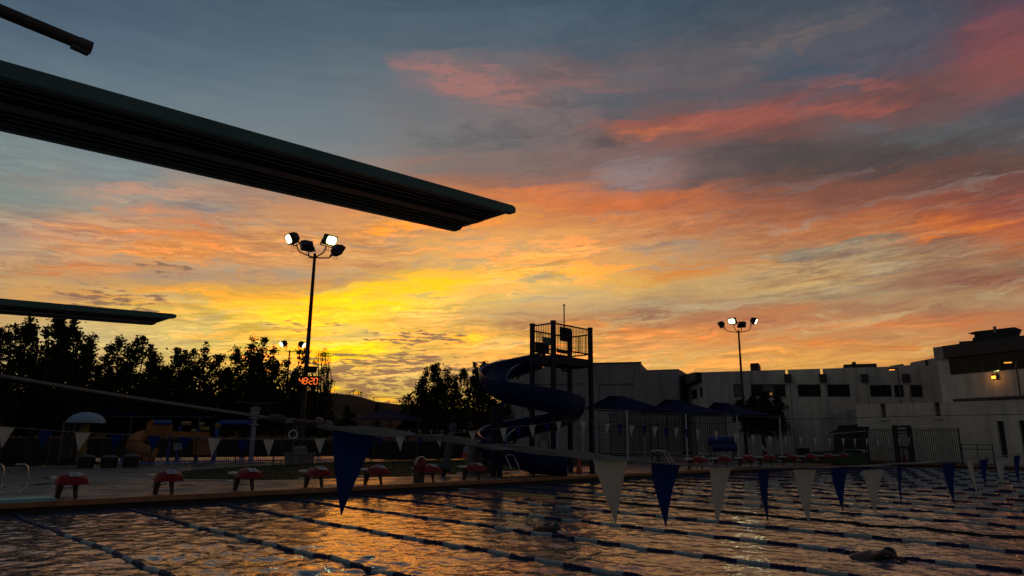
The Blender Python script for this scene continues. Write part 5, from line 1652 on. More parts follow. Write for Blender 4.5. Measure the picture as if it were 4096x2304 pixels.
for i, (xa, xb, py, d, lab) in enumerate(((2832, 2937, 1760, 58, 'upper long blue pool cover roll on its rack'), (2850, 2948, 1786, 58, 'lower long blue pool cover roll under the first roll'))):
    a, b = at(xa, py, d=d), at(xb, py + 2, d=d)
    t = thing('pool_cover_roll', lab, 'pool cover', (a.x, a.y, 0), 'blue pool cover rolls')
    mb = MB()
    mb.tube([a, b], .33, 16)
    mb.build('roll', MT['cloth'], t, smooth=True)
    for q in (a.lerp(b, .08), a.lerp(b, .92)):
        mb = MB()
        mb.beam((q.x, q.y, -.002), (q.x, q.y, q.z - .33), .1, .1)
        mb.beam((q.x - .3, q.y, q.z - .36), (q.x + .3, q.y, q.z - .36), .1, .06)
        mb.build('rack', MT['steel'], t)
q = at(3058, 1795, d=60)
t = thing('barrier_arm', 'red and white striped barrier arm leaning over the dark grass', 'barrier', (q.x, q.y, 0))
ba, bb = at(3070, 1813, d=60), at(3046, 1780, d=60)
mb = MB()
mb.beam(ba.lerp(bb, .25), bb, .12, .12)
mb.build('white_arm', MT['white'], t)
mb = MB()
mb.beam(ba, ba.lerp(bb, .25), .12, .12)
mb.build('red_end', MT['red'], t)
mb = MB()
mb.beam((ba.x, ba.y, -.002), ba, .1, .1)
mb.build('post', MT['steel'], t)
# grassy bank by the right fence
mb = MB()
bk = [at(px, 1836, d=64) for px in (2990, 3110, 3250, 3400, 3475)]
hs = [.2, .5, .8, 1.1, .9]
vs = []
for q, h in zip(bk, hs):
    dv = Vector((q.x, q.y, 0)).normalized()
    for dd, k in ((0, 0), (3, .45), (7, .9), (11, 1), (16, 0)):
        vs.append((q.x + dv.x * dd, q.y + dv.y * dd, h * k - .01))
mb.add(vs, [(i * 5 + j, (i + 1) * 5 + j, (i + 1) * 5 + j + 1, i * 5 + j + 1) for i in range(4) for j in range(4)])
tag(mb.build('grass_bank', MT['grass'], smooth=True), kind='structure')
t = thing('shed', 'low black roofed shed left of the tall right picket fence', 'shed', Vector((*at(3390, 1800, d=73).xy, 0)))
mb = MB()
mb.hexa([at(3335, 1800, d=73), at(3474, 1800, d=73), at(3474, 1800, d=77), at(3335, 1800, d=77), at(3335, 1738, d=73), at(3474, 1724, d=73), at(3474, 1724, d=77), at(3335, 1738, d=77)])
mb.build('wall', MT['darkwall'], t)
mb = MB()
mb.prism([at(3310, 1733, d=72.7), at(3350, 1717, d=72.7), at(3352, 1702, d=72.7), at(3392, 1700, d=72.7), at(3398, 1702, d=72.7), at(3428, 1696, d=72.7), at(3432, 1706, d=72.7), at(3477, 1706, d=72.7), at(3477, 1722, d=72.7)], (at(3400, 1700, d=77) - at(3400, 1700, d=72.7)))
mb.build('roof', MT['black'], t)

# ---------------------------------------------------------------- buildings
def facade(mb, P0, P1, z0, z1, holes, depth, m=0, back=None, reveal=.25, roof=None):
    """a wall from P0 to P1 with real openings; holes are (u0, u1, za, zb) in metres along the wall"""
    P0, P1 = Vector((P0[0], P0[1], 0)), Vector((P1[0], P1[1], 0))
    L = (P1 - P0).length
    d = (P1 - P0).normalized()
    nn = Vector((d.y, -d.x, 0))
    if nn.dot(P0 + P1) > 0:
        nn = -nn                                             # outward, towards the pool
    us = sorted({0, L} | {h[0] for h in holes} | {h[1] for h in holes})
    zs = sorted({z0, z1} | {h[2] for h in holes} | {h[3] for h in holes})
    P = lambda u, z, k=0: P0 + d * u + Vector((0, 0, z)) - nn * k
    for ua, ub in zip(us, us[1:]):
        for za, zb in zip(zs, zs[1:]):
            c, e = (ua + ub) / 2, (za + zb) / 2
            if any(h[0] < c < h[1] and h[2] < e < h[3] for h in holes):
                continue
            mb.add([P(ua, za), P(ub, za), P(ub, zb), P(ua, zb)], [(0, 1, 2, 3)], m)
    for (ua, ub, za, zb) in holes:
        q = [(ua, za), (ub, za), (ub, zb), (ua, zb)]
        for i in range(4):
            (a, b), (c, e) = q[i], q[(i + 1) % 4]
            mb.add([P(a, b), P(c, e), P(c, e, reveal), P(a, b, reveal)], [(0, 1, 2, 3)], m)
    k = depth
    if roof is not None:                                     # a parapet standing above the roof, notched by the slots
        for ua, ub in zip(us, us[1:]):
            for za, zb in zip(zs, zs[1:]):
                c, e = (ua + ub) / 2, (za + zb) / 2
                if zb > roof and not any(h[0] < c < h[1] and h[2] < e < h[3] for h in holes):
                    mb.add([P(ua, max(za, roof), reveal), P(ub, max(za, roof), reveal), P(ub, zb, reveal), P(ua, zb, reveal)], [(0, 1, 2, 3)], m)
                    if zb == z1:
                        mb.add([P(ua, z1), P(ub, z1), P(ub, z1, reveal), P(ua, z1, reveal)], [(0, 1, 2, 3)], m)
        z1 = roof
    mb.add([P(0, z1), P(L, z1), P(L, z1, k), P(0, z1, k), P(0, z0), P(L, z0), P(L, z0, k), P(0, z0, k)], [(0, 1, 2, 3), (0, 3, 7, 4), (1, 5, 6, 2)], m)
    if back is None:
        mb.add([P(0, z0, k), P(L, z0, k), P(L, z1, k), P(0, z1, k)], [(0, 1, 2, 3)], m)
    else:
        for ua, ub in zip(*(lambda s: (s, s[1:]))(sorted({0, L} | {h[0] for h in back} | {h[1] for h in back}))):
            for za, zb in zip(*(lambda s: (s, s[1:]))(sorted({z0, z1} | {h[2] for h in back} | {h[3] for h in back}))):
                c, e = (ua + ub) / 2, (za + zb) / 2
                if not any(h[0] < c < h[1] and h[2] < e < h[3] for h in back):
                    mb.add([P(ua, za, k), P(ub, za, k), P(ub, zb, k), P(ua, zb, k)], [(0, 1, 2, 3)], m)
    return P, L, nn, d

def on_wall(P0, P1, px, py):
    """(u, z) of the point of the wall plane seen at a photograph pixel"""
    P0, P1 = Vector((P0[0], P0[1], 0)), Vector((P1[0], P1[1], 0))
    d = (P1 - P0).normalized()
    v = cam_to_world(px - 2048, 1152 - py, FOCAL_PX)
    den = v.x * d.y - v.y * d.x
    tt = (P0.x * d.y - P0.y * d.x) / den
    q = Vector((v.x * tt, v.y * tt, 0))
    return (q - P0).dot(d), CAM_Z + v.z * tt

def win(t, P, h, glassmat, mull=0, fr=.09, lamp=None):
    """frame, mullions and pane set back in an opening"""
    ua, ub, za, zb = h
    mb = MB()
    k0, k1 = .12, .20
    def bar(a, b, c, e):
        mb.hexa([P(a, c, k0), P(b, c, k0), P(b, c, k1), P(a, c, k1), P(a, e, k0), P(b, e, k0), P(b, e, k1), P(a, e, k1)])
    bar(ua, ub, za, za + fr)
    bar(ua, ub, zb - fr, zb)
    bar(ua, ua + fr, za + fr, zb - fr)
    bar(ub - fr, ub, za + fr, zb - fr)
    for i in range(mull):
        c = ua + (ub - ua) * (i + 1) / (mull + 1)
        bar(c - fr / 2, c + fr / 2, za + fr, zb - fr)
    f = mb.build('window', MT['frame'], t)
    mb = MB()
    mb.hexa([P(ua + fr, za + fr, .15), P(ub - fr, za + fr, .15), P(ub - fr, za + fr, .17), P(ua + fr, za + fr, .17), P(ua + fr, zb - fr, .15), P(ub - fr, zb - fr, .15), P(ub - fr, zb - fr, .17), P(ua + fr, zb - fr, .17)])
    mb.build('pane', MT[glassmat], f)
    return f

# grey hall behind the slide
H0, H1 = at(2020, 1600, d=104), at(2567, 1600, d=100)
t = thing('hall', 'large plain grey hall with a stepped flat roof behind the slide tower', 'building', (H0.x, H0.y, 0))
mb = MB()
ptop = at(2400, 1459, d=102).z
rp = [on_wall(H0, H1, 2090, 1537), on_wall(H0, H1, 2335, 1537), on_wall(H0, H1, 2394, 1536), on_wall(H0, H1, 2535, 1535)]
zr = on_wall(H0, H1, 2400, 1655)[1]
holes = [(rp[0][0], rp[1][0], zr, rp[0][1]), (rp[2][0], rp[3][0], zr, rp[2][1])]
P, L, nn, d = facade(mb, H0, H1, -.5, ptop, holes, 25)
mb.build('wall', MT['greywall'], t)
for h in holes:
    mb = MB()
    mb.hexa([P(h[0], h[2], .2), P(h[1], h[2], .2), P(h[1], h[2], .3), P(h[0], h[2], .3), P(h[0], h[3], .2), P(h[1], h[3], .2), P(h[1], h[3], .3), P(h[0], h[3], .3)])
    mb.build('wall_panel', MT['greywall'], t)
mb = MB()
mb.hexa([P(-.1, ptop, -.08), P(L + .1, ptop, -.08), P(L + .1, ptop, .5), P(-.1, ptop, .5), P(-.1, ptop + .18, -.08), P(L + .1, ptop + .18, -.08), P(L + .1, ptop + .18, .5), P(-.1, ptop + .18, .5)])
mb.build('parapet_cap', MT['darkwall'], t)
H2 = at(2719, 1600, d=99)
mb = MB()
P, L, nn, d = facade(mb, H1, H2, -.5, at(2640, 1477, d=99).z, [], 22)
mb.build('lower_wing', MT['greywall'], t)

# long two storey building
B0, B1 = at(2812, 1600, d=92), at(3790, 1600, d=92)
t = thing('long_building', 'long pale two storey building with paired dark windows and roof slots', 'building', (B0.x, B0.y, 0))
mb = MB()
btop = on_wall(B0, B1, 3300, 1474)[1]
wins = [(2935, 2966, 1537, 1588), (3006, 3050, 1536, 1588), (3054, 3096, 1536, 1588), (3099, 3140, 1536, 1588), (3193, 3236, 1537, 1588), (3239, 3281, 1537, 1588), (3312, 3353, 1537, 1588), (3357, 3398, 1537, 1588), (3482, 3564, 1539, 1588), (3580, 3612, 1539, 1589), (3645, 3687, 1539, 1589)]
hs_ = []
for (xa, xb, ya, yb) in wins:
    ua, za = on_wall(B0, B1, xa, yb)
    ub, zb = on_wall(B0, B1, xb, ya)
    hs_.append((ua, ub, za, zb))
slots = []
for (xa, xb, y1_) in ((3142, 3152, 1497), (3282, 3292, 1497)):
    ua, za = on_wall(B0, B1, xa, y1_)
    slots.append((ua, on_wall(B0, B1, xb, y1_)[0], za, btop))
DEP = 9.0
backholes = []
# windows on the far side line up with two front ones, so the dawn shows through
dB = Vector((B1.x - B0.x, B1.y - B0.y, 0)).normalized()
nB = Vector((dB.y, -dB.x, 0))
nB = -nB if nB.dot(Vector((B0.x, B0.y, 0))) > 0 else nB
Q0, Q1 = Vector((B0.x, B0.y, 0)) - nB * DEP, Vector((B1.x, B1.y, 0)) - nB * DEP
for (xa, xb, ya, yb) in ((2945, 2966, 1571, 1580), (3066, 3088, 1571, 1580)):
    ua, za = on_wall(Q0, Q1, xa, yb)
    ub, zb = on_wall(Q0, Q1, xb, ya)
    backholes.append((ua, ub, za, zb))
P, L, nn, d = facade(mb, B0, B1, -.5, btop, hs_ + slots, DEP, back=backholes, roof=min(s_[2] for s_ in slots) - .15)
mb.build('wall', MT['whitewall'], t)
for i, h in enumerate(hs_):
    win(t, P, h, 'clear' if i in (0, 2) else 'glass', 1 if i == 8 else 0)
for px in (3152, 3292, 3458, 3623):
    ua, za = on_wall(B0, B1, px - 13, 1530)
    ub, zb = on_wall(B0, B1, px + 13, 1497)
    mb = MB()
    mb.hexa([P(ua, za, -.55), P(ub, za, -.55), P(ub, za, -.004), P(ua, za, -.004), P(ua, zb, -.55), P(ub, zb, -.55), P(ub, zb, -.004), P(ua, zb, -.004)])
    c_ = mb.build('rain_hopper', MT['darkwall'], t)
    mb = MB()
    um = (ua + ub) / 2
    mb.beam(P(um, 0, -.12), P(um, za - .01, -.12), .22, .16)
    mb.build('downpipe', MT['whitewall'], c_)
for (xa, xb, ya) in ((3008, 3040, 1462), (3405, 3419, 1457), (3372, 3500, 1467)):
    mb = MB()
    ua, za = on_wall(Q0, Q1, xa, ya)
    ub = on_wall(Q0, Q1, xb, ya)[0]
    dd_ = nB * -4
    a, b = Q0 + dB * ua + nB * 3, Q0 + dB * ub + nB * 3
    mb.hexa([a + Vector((0, 0, btop - .2)), b + Vector((0, 0, btop - .2)), b + dd_ + Vector((0, 0, btop - .2)), a + dd_ + Vector((0, 0, btop - .2)), a + Vector((0, 0, za)), b + Vector((0, 0, za)), b + dd_ + Vector((0, 0, za)), a + dd_ + Vector((0, 0, za))])
    mb.build('roof_vent', MT['darkwall'], t)
# its wing turning away on the left, under a deep dark eave
W0 = at(2733, 1600, d=106)
mb = MB()
h_ = []
for (xa, xb, ya, yb) in ((2764, 2787, 1554, 1600), (2799, 2809, 1548, 1592)):
    ua, za = on_wall(W0, B0, xa, yb)
    ub, zb = on_wall(W0, B0, xb, ya)
    h_.append((ua, ub, za, zb))
wtop = on_wall(W0, B0, 2770, 1540)[1]
P, L, nn, d = facade(mb, W0, B0, -.5, wtop, h_, 6)
mb.build('side_wing', MT['whitewall'], t)
for h in h_:
    win(t, P, h, 'glass')
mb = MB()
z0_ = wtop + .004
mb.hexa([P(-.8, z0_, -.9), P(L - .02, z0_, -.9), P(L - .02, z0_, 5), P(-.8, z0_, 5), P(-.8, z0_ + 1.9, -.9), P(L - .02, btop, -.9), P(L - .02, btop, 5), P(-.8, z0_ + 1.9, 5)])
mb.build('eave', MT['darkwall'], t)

# sloping roof hall behind
t = thing('gable_hall', 'pale sloping roof rising behind the long building on the right', 'building', Vector((*at(3660, 1600, d=118).xy, 0)))
mb = MB()
prof_ = [(3558, 1600), (3558, 1466), (3563, 1463), (3611, 1455), (3612, 1462), (3640, 1460), (3642, 1450), (3765, 1427), (3900, 1405), (3900, 1600)]
mb.prism([at(a, b, d=112) for a, b in prof_], at(3660, 1500, d=124) - at(3660, 1500, d=112))
mb.build('wall', MT['whitewall'], t)
mb = MB()
mb.beam(at(3712, 1472, d=111.8), at(3703, 1440, d=111.8), .3, .2)
mb.build('vent_pipe', MT['darkwall'], t)

# dark topped building on the right
G0, G1 = at(3757, 1500, d=84), at(4420, 1500, d=76)
t = thing('gym_building', 'dark roofed building at the right edge with a band of black windows', 'building', (G0.x, G0.y, 0))
gt = on_wall(G0, G1, 3760, 1388)[1]
z_w1 = on_wall(G0, G1, 3800, 1432)[1]
z_w0 = on_wall(G0, G1, 3800, 1501)[1]
u_w0 = on_wall(G0, G1, 3797, 1470)[0]
mb = MB()
LG = (Vector((G1.x, G1.y, 0)) - Vector((G0.x, G0.y, 0))).length
P, L, nn, d = facade(mb, G0, G1, -.5, z_w1 - .004, [(u_w0, LG - .3, z_w0, z_w1 - .004)], 20, reveal=1.2)
mb.build('wall', MT['whitewall'], t)
win(t, P, (u_w0, LG - .3, z_w0, z_w1 - .004), 'glass', 7, .12)
mb = MB()
mb.hexa([P(u_w0 - .1, z_w1, -.5), P(L, z_w1, -.5), P(L, z_w1, 20), P(u_w0 - .1, z_w1, 20), P(u_w0 - .1, gt, -.5), P(L, gt, -.5), P(L, gt, 20), P(u_w0 - .1, gt, 20)])
mb.build('roof_parapet', MT['darkwall'], t)
mb = MB()
mb.hexa([P(-.1, z_w1, -.3), P(u_w0 - .12, z_w1, -.3), P(u_w0 - .12, z_w1, 19), P(-.1, z_w1, 19), P(-.1, gt, -.3), P(u_w0 - .12, gt, -.3), P(u_w0 - .12, gt, 19), P(-.1, gt, 19)])
mb.build('corner_pier', MT['greywall'], t)
mb = MB()
roofd = at(3980, 1350, d=88)
up_ = [(3898, 1340), (3868, 1334), (3892, 1328), (3904, 1325), (4059, 1308), (4088, 1319), (4070, 1364), (4066, 1380), (3890, 1388), (3890, 1352), (3897, 1350)]
mb.prism([at(a, b, d=87) for a, b in up_], at(3980, 1350, d=92) - at(3980, 1350, d=87))
mb.hexa([at(3838, 1392, d=86), at(3900, 1390, d=86), at(3900, 1390, d=89), at(3838, 1392, d=89), at(3836, 1366, d=86), at(3900, 1362, d=86), at(3900, 1362, d=89), at(3836, 1366, d=89)])
mb.build('roof_unit', MT['darkwall'], t)
mb = MB()
mb.beam(at(3979, 1330, d=86.8), at(3979, 1306, d=86.8), .25, .25)
mb.build('roof_pipe', MT['greywall'], t)
u, z = on_wall(G0, G1, 3983, 1509)
mb = MB()
mb.hexa([P(u - .25, z - .18, -.3), P(u + .25, z - .18, -.3), P(u + .25, z - .18, -.004), P(u - .25, z - .18, -.004), P(u - .25, z + .24, -.22), P(u + .25, z + .24, -.22), P(u + .25, z + .24, -.004), P(u - .25, z + .24, -.004)])
wl = mb.build('wall_lamp', MT['housing'], t)
mb = MB()
mb.hexa([P(u - .2, z - .14, -.34), P(u + .2, z - .14, -.34), P(u + .2, z - .14, -.302), P(u - .2, z - .14, -.302), P(u - .2, z + .12, -.31), P(u + .2, z + .12, -.31), P(u + .2, z + .12, -.26), P(u - .2, z + .12, -.26)])
mb.build('lens', MT['sodium'], wl)
gl = bpy.data.lights.new('lamp_glow', 'POINT')
gl.energy, gl.color, gl.shadow_soft_size = 14, (1, .4, .08), .15
glo = bpy.data.objects.new('lamp_glow', gl)
C.objects.link(glo)
glo.parent = wl
glo.location = P(u, z - .05, -.62) - ORG[wl.name]
mb = MB()  # emissive green-yellow patches added just in front of the panes
for (xa, ya, xb, yb) in ((3969, 1492, 3976, 1489), (3978, 1489, 3993, 1486)):
    ua, za = on_wall(G0, G1, xa, ya)
    ub, zb = on_wall(G0, G1, xb, yb)
    mb.hexa([P(ua, za - .08, .10), P(ub, zb - .08, .10), P(ub, zb - .08, .118), P(ua, za - .08, .118), P(ua, za + .1, .10), P(ub, zb + .14, .10), P(ub, zb + .14, .118), P(ua, za + .1, .118)])
mb.build('window_glow', MT['greenglow'], t)
z_s1 = on_wall(G0, G1, 3900, 1592)[1]
z_s0 = on_wall(G0, G1, 3900, 1607)[1]
mb = MB()
mb.hexa([P(on_wall(G0, G1, 3815, 1600)[0], z_s0, -.12), P(L, z_s0, -.12), P(L, z_s0, -.004), P(on_wall(G0, G1, 3815, 1600)[0], z_s0, -.004), P(on_wall(G0, G1, 3815, 1600)[0], z_s1, -.12), P(L, z_s1, -.12), P(L, z_s1, -.004), P(on_wall(G0, G1, 3815, 1600)[0], z_s1, -.004)])
mb.build('dark_band', MT['darkwall'], t)

# low cream wall building in front
K0, K1 = at(3430, 1700, d=80), at(3972, 1700, d=76)
t = thing('cream_building', 'low cream walled building with slots and dark doors at the right edge', 'building', (K0.x, K0.y, 0))
kt = on_wall(K0, K1, 3700, 1611)[1]
mb = MB()
sl = []
for (xa, xb, y_) in ((3525, 3546, 1672), (3742, 3764, 1666)):
    ua, za = on_wall(K0, K1, xa, y_)
    sl.append((ua, on_wall(K0, K1, xb, y_)[0], za, kt))
P, L, nn, d = facade(mb, K0, K1, -.5, kt, sl, 7, reveal=.5)
mb.build('wall', MT['cream'], t)
for h in sl:
    mb = MB()
    mb.hexa([P(h[0], h[2], .5), P(h[1], h[2], .5), P(h[1], h[2], .6), P(h[0], h[2], .6), P(h[0], h[3] - .1, .5), P(h[1], h[3] - .1, .5), P(h[1], h[3] - .1, .6), P(h[0], h[3] - .1, .6)])
    mb.build('slot_back', MT['stone'], t)
    mb = MB()
    mb.hexa([P(h[0] - .15, h[2] - .25, -.25), P(h[1] + .15, h[2] - .25, -.25), P(h[1] + .15, h[2] - .25, -.004), P(h[0] - .15, h[2] - .25, -.004), P(h[0] - .15, h[2] - .05, -.25), P(h[1] + .15, h[2] - .05, -.25), P(h[1] + .15, h[2] - .05, -.004), P(h[0] - .15, h[2] - .05, -.004)])
    mb.build('sill', MT['white'], t)
mb = MB()
mb.prism([at(3285, 1690, d=82), at(3285, 1676, d=82), at(3340, 1656, d=81), at(3428, 1634, d=80), at(3428, 1745, d=80), at(3285, 1745, d=82)], (at(3400, 1700, d=86) - at(3400, 1700, d=80)))
mb.build('sloping_wing', MT['greywall'], t)
E0, E1 = at(3962, 1700, d=73), at(4030, 1700, d=72.6)
E2 = at(4420, 1700, d=70)
mb = MB()
et = on_wall(E0, E2, 4000, 1599)[1]
dh = []
for (xa, xb, ya, yb) in ((3985, 4034, 1684, 1832), (4074, 4200, 1682, 1830)):
    ua, zb = on_wall(E0, E2, xa, ya)
    ub, za = on_wall(E0, E2, xb, yb)
    dh.append((ua, ub, max(za, .3), zb))
P, L, nn, d = facade(mb, E0, E2, -.5, et, dh, 6, reveal=.4)
mb.build('entrance_block', MT['cream'], t)
for h in dh:
    mb = MB()
    mb.hexa([P(h[0], h[2], .3), P(h[1], h[2], .3), P(h[1], h[2], .4), P(h[0], h[2], .4), P(h[0], h[3], .3), P(h[1], h[3], .3), P(h[1], h[3], .4), P(h[0], h[3], .4)])
    dr = mb.build('door', MT['darkwall'], t)
    mb = MB()
    zz = h[3] - 1.1
    mb.hexa([P(h[0], zz, .26), P(h[1], zz, .26), P(h[1], zz, .296), P(h[0], zz, .296), P(h[0], zz + .1, .26), P(h[1], zz + .1, .26), P(h[1], zz + .1, .296), P(h[0], zz + .1, .296)])
    mb.build('transom', MT['frame'], dr)
mb = MB()
mb.hexa([P(-.05, et, -.1), P(L, et, -.1), P(L, et, .5), P(-.05, et, .5), P(-.05, et + .12, -.1), P(L, et + .12, -.1), P(L, et + .12, .5), P(-.05, et + .12, .5)])
mb.build('roof_edge', MT['darkwall'], t)
# ramp handrail in front of the entrance
ra_ = [at(px, 1822, d=67) for px in (3850, 3912, 3975)]
t = thing('ramp_rail', 'thin grey ramp handrail in front of the entrance doors', 'handrail', (ra_[0].x, ra_[0].y, 0))
zt1, zt0 = at(3900, 1779, d=67).z, at(3900, 1797, d=67).z
for zz in (zt1, zt0):
    mb = MB()
    mb.tube([(q.x, q.y, zz) for q in ra_], .035, 6)
    mb.build('rail', MT['steel'], t)
for q in ra_:
    mb = MB()
    mb.tube([(q.x, q.y, -.002), (q.x, q.y, zt1)], .04, 6)
    mb.build('post', MT['steel'], t)

def street_lamp(px, py, d, label, py_foot):
    a = at(px, py, d=d)
    t = thing('street_lamp', label, 'street lamp', (a.x, a.y, 0), 'lit orange street lamps')
    r = Vector((-a.y, a.x, 0)).normalized() * -1
    b = a + r * .45
    mb = MB()
    mb.tube([(b.x, b.y, -.002), (b.x, b.y, a.z - .05), (b.x - r.x * .1, b.y - r.y * .1, a.z + .06)], .06, 8)
    mb.build('pole', MT['steel'], t)
    mb = MB()
    mb.beam(b + Vector((0, 0, .08)), a - r * .45 + Vector((0, 0, .06)), .3, .12)
    h = mb.build('lamp_head', MT['housing'], t)
    mb = MB()
    mb.beam(a - r * .35 - Vector((0, 0, .03)), a + r * .18 - Vector((0, 0, .03)), .26, .05)
    mb.build('lens', MT['sodium'], h)
street_lamp(4036, 1449, 72, 'orange street lamp in front of the black window band', 1600)
street_lamp(3571, 1478, 82, 'orange street lamp glowing at the roofline of the long building', 1610)

# overhead wires on the right and pylons on the ridge
t = thing('overhead_cable', 'thin dark cable crossing in front of the cream building', 'cable', at(2900, 1690, d=66))
mb = MB()
mb.tube([at(px, py, d=66) for px, py in ((2300, 1712), (2900, 1692), (3150, 1678), (3450, 1670), (3700, 1664), (3900, 1660), (4200, 1656))], .022, 5)
mb.build('cable', MT['wire'], t)
for i, (px, ya, yb) in enumerate(((1385, 1577, 1569), (1398, 1578, 1568), (1413, 1582, 1559), (1432, 1588, 1567), (1440, 1588, 1566), (1445, 1590, 1567), (1494, 1604, 1590), (1555, 1615, 1602))):
    a = at(px, ya, d=858)
    h = at(px, yb, d=858).z
    t = thing('power_pole', f'{ORDS[i]} tiny power pole from the left on the hill ridge', 'power pole', (a.x, a.y, a.z - 3), 'power poles on the hill ridge')
    mb = MB()
    mb.beam((a.x, a.y, a.z - 3), (a.x, a.y, h), .55, .55)
    mb.build('pole', MT['wire'], t)
    mb = MB()
    mb.beam((a.x - 1.6, a.y + 1.6, h - .6), (a.x + 1.6, a.y - 1.6, h - .6), .4, .4)
    mb.build('crossarm', MT['wire'], t)
t = thing('overhead_cable', 'sagging power line along the hill ridge under the dawn clouds', 'cable', at(1330, 1562, d=850))
mb = MB()
for off in (0, 5):
    mb.tube([at(px, py + off, d=850) for px, py in ((1300, 1558), (1413, 1562), (1494, 1592 - 8), (1600, 1588), (1720, 1600), (1900, 1625))], .22, 4)
mb.build('cable', MT['wire'], t)

# ---------------------------------------------------------------- trees
def tree(label, d, lobes, base_px, leaves, size=(.13, .26), mat='leaf', bare=0.0, group='trees beyond the fence', seed=1, dens=1.0):
    """lobes: (tip px, tip py, half width px, bottom py); upright limbs carry clumps of leaves"""
    r_ = random.Random(seed)
    b = at(base_px, 1700, d=d)
    base = Vector((b.x, b.y, 0))
    t = thing('tree', label, 'tree', base, group)
    view = base.normalized()
    side = Vector((-view.y, view.x, 0))
    trunk, limbs, leafv, leaff = MB(), MB(), [], []
    fork = 2.4
    trunk.tube([base - Vector((0, 0, .05)), base + Vector((.05, 0, fork * .5)), base + Vector((0, .05, fork + .6))], [.26, .21, .17], 10)
    scale = d / FOCAL_PX * 1.04
    tot = sum(l[2] * (l[3] - l[1]) for l in lobes)
    for (tx, ty, hw, by) in lobes:
        dz = r_.uniform(-1.4, 1.4)
        tip = at(tx, ty, d=d + dz)
        w = hw * scale
        zb = at(tx, by, d=d + dz).z
        start = base + Vector((0, 0, fork + r_.uniform(-.4, .6)))
        mid_ = Vector((tip.x, tip.y, zb + (tip.z - zb) * .3)) * .75 + start * .25
        pts = [start, start.lerp(mid_, .5) + Vector((0, 0, .3)), mid_, mid_.lerp(tip, .55) + side * r_.uniform(-.2, .2), tip]
        limbs.tube(pts, [.11, .09, .07, .04, .012], 6)
        n = int(leaves * 2.0 * hw * (by - ty) / tot)
        nc = max(6, int(n / 26))
        H = tip.z - zb
        for c in range(nc):
            v = r_.random() ** .85
            env = (math.sin(math.pi * min(1, (.04 + v) ** .62)) * .75 + .35 * (1 - v)) * w
            a, rr = r_.uniform(0, 6.283), env * math.sqrt(r_.uniform(.15, 1.0))
            ax = Vector((tip.x, tip.y, zb + H * v)) + side * .25 * math.sin(3 * v + tx)
            cc = ax + Vector((rr * math.cos(a), rr * math.sin(a), r_.uniform(-.3, .3)))
            cr = r_.uniform(.22, .62) * (1.15 - .5 * v)
            if r_.random() < .35:
                limbs.tube([ax - Vector((0, 0, .35)), ax.lerp(cc, .6), cc], [.025, .016, .008], 4)
            m_ = int(26 * dens * r_.uniform(.5, 1.5))
            for _ in range(m_):
                q = cc + Vector((r_.gauss(0, cr * .6), r_.gauss(0, cr * .6), r_.gauss(0, cr * .42)))
                s = r_.uniform(*size)
                u1 = Vector((r_.gauss(0, 1), r_.gauss(0, 1), r_.gauss(0, .6))).normalized()
                u2 = u1.cross(Vector((r_.gauss(0, 1), r_.gauss(0, 1), r_.gauss(0, 1)))).normalized()
                k = len(leafv)
                leafv += [q - u1 * s * .6, q + u2 * s * .36 - u1 * s * .05, q + u1 * s * .6, q - u2 * s * .36 + u1 * s * .05]
                leaff.append((k, k + 1, k + 2, k + 3))
    trunk.build('trunk', MT['bark'], t, smooth=True)
    limbs.build('limbs', MT['bark'], t)
    mb = MB()
    mb.add(leafv, leaff)
    mb.build('crown', MT[mat], t)
    if bare:
        mb = MB()
        for (tx, ty, hw, by) in lobes:
            for k in range(int(bare)):
                a = at(tx + r_.uniform(-hw, hw) * .5, by, d=d)
                e = at(tx + r_.uniform(-hw, hw), ty + (by - ty) * r_.uniform(-.05, .45), d=d)
                m2 = a.lerp(e, .5) + side * r_.uniform(-.3, .3)
                mb.tube([a, m2, e], [.035, .025, .012], 4)
        mb.build('twigs', MT['bark'], t)
    return t

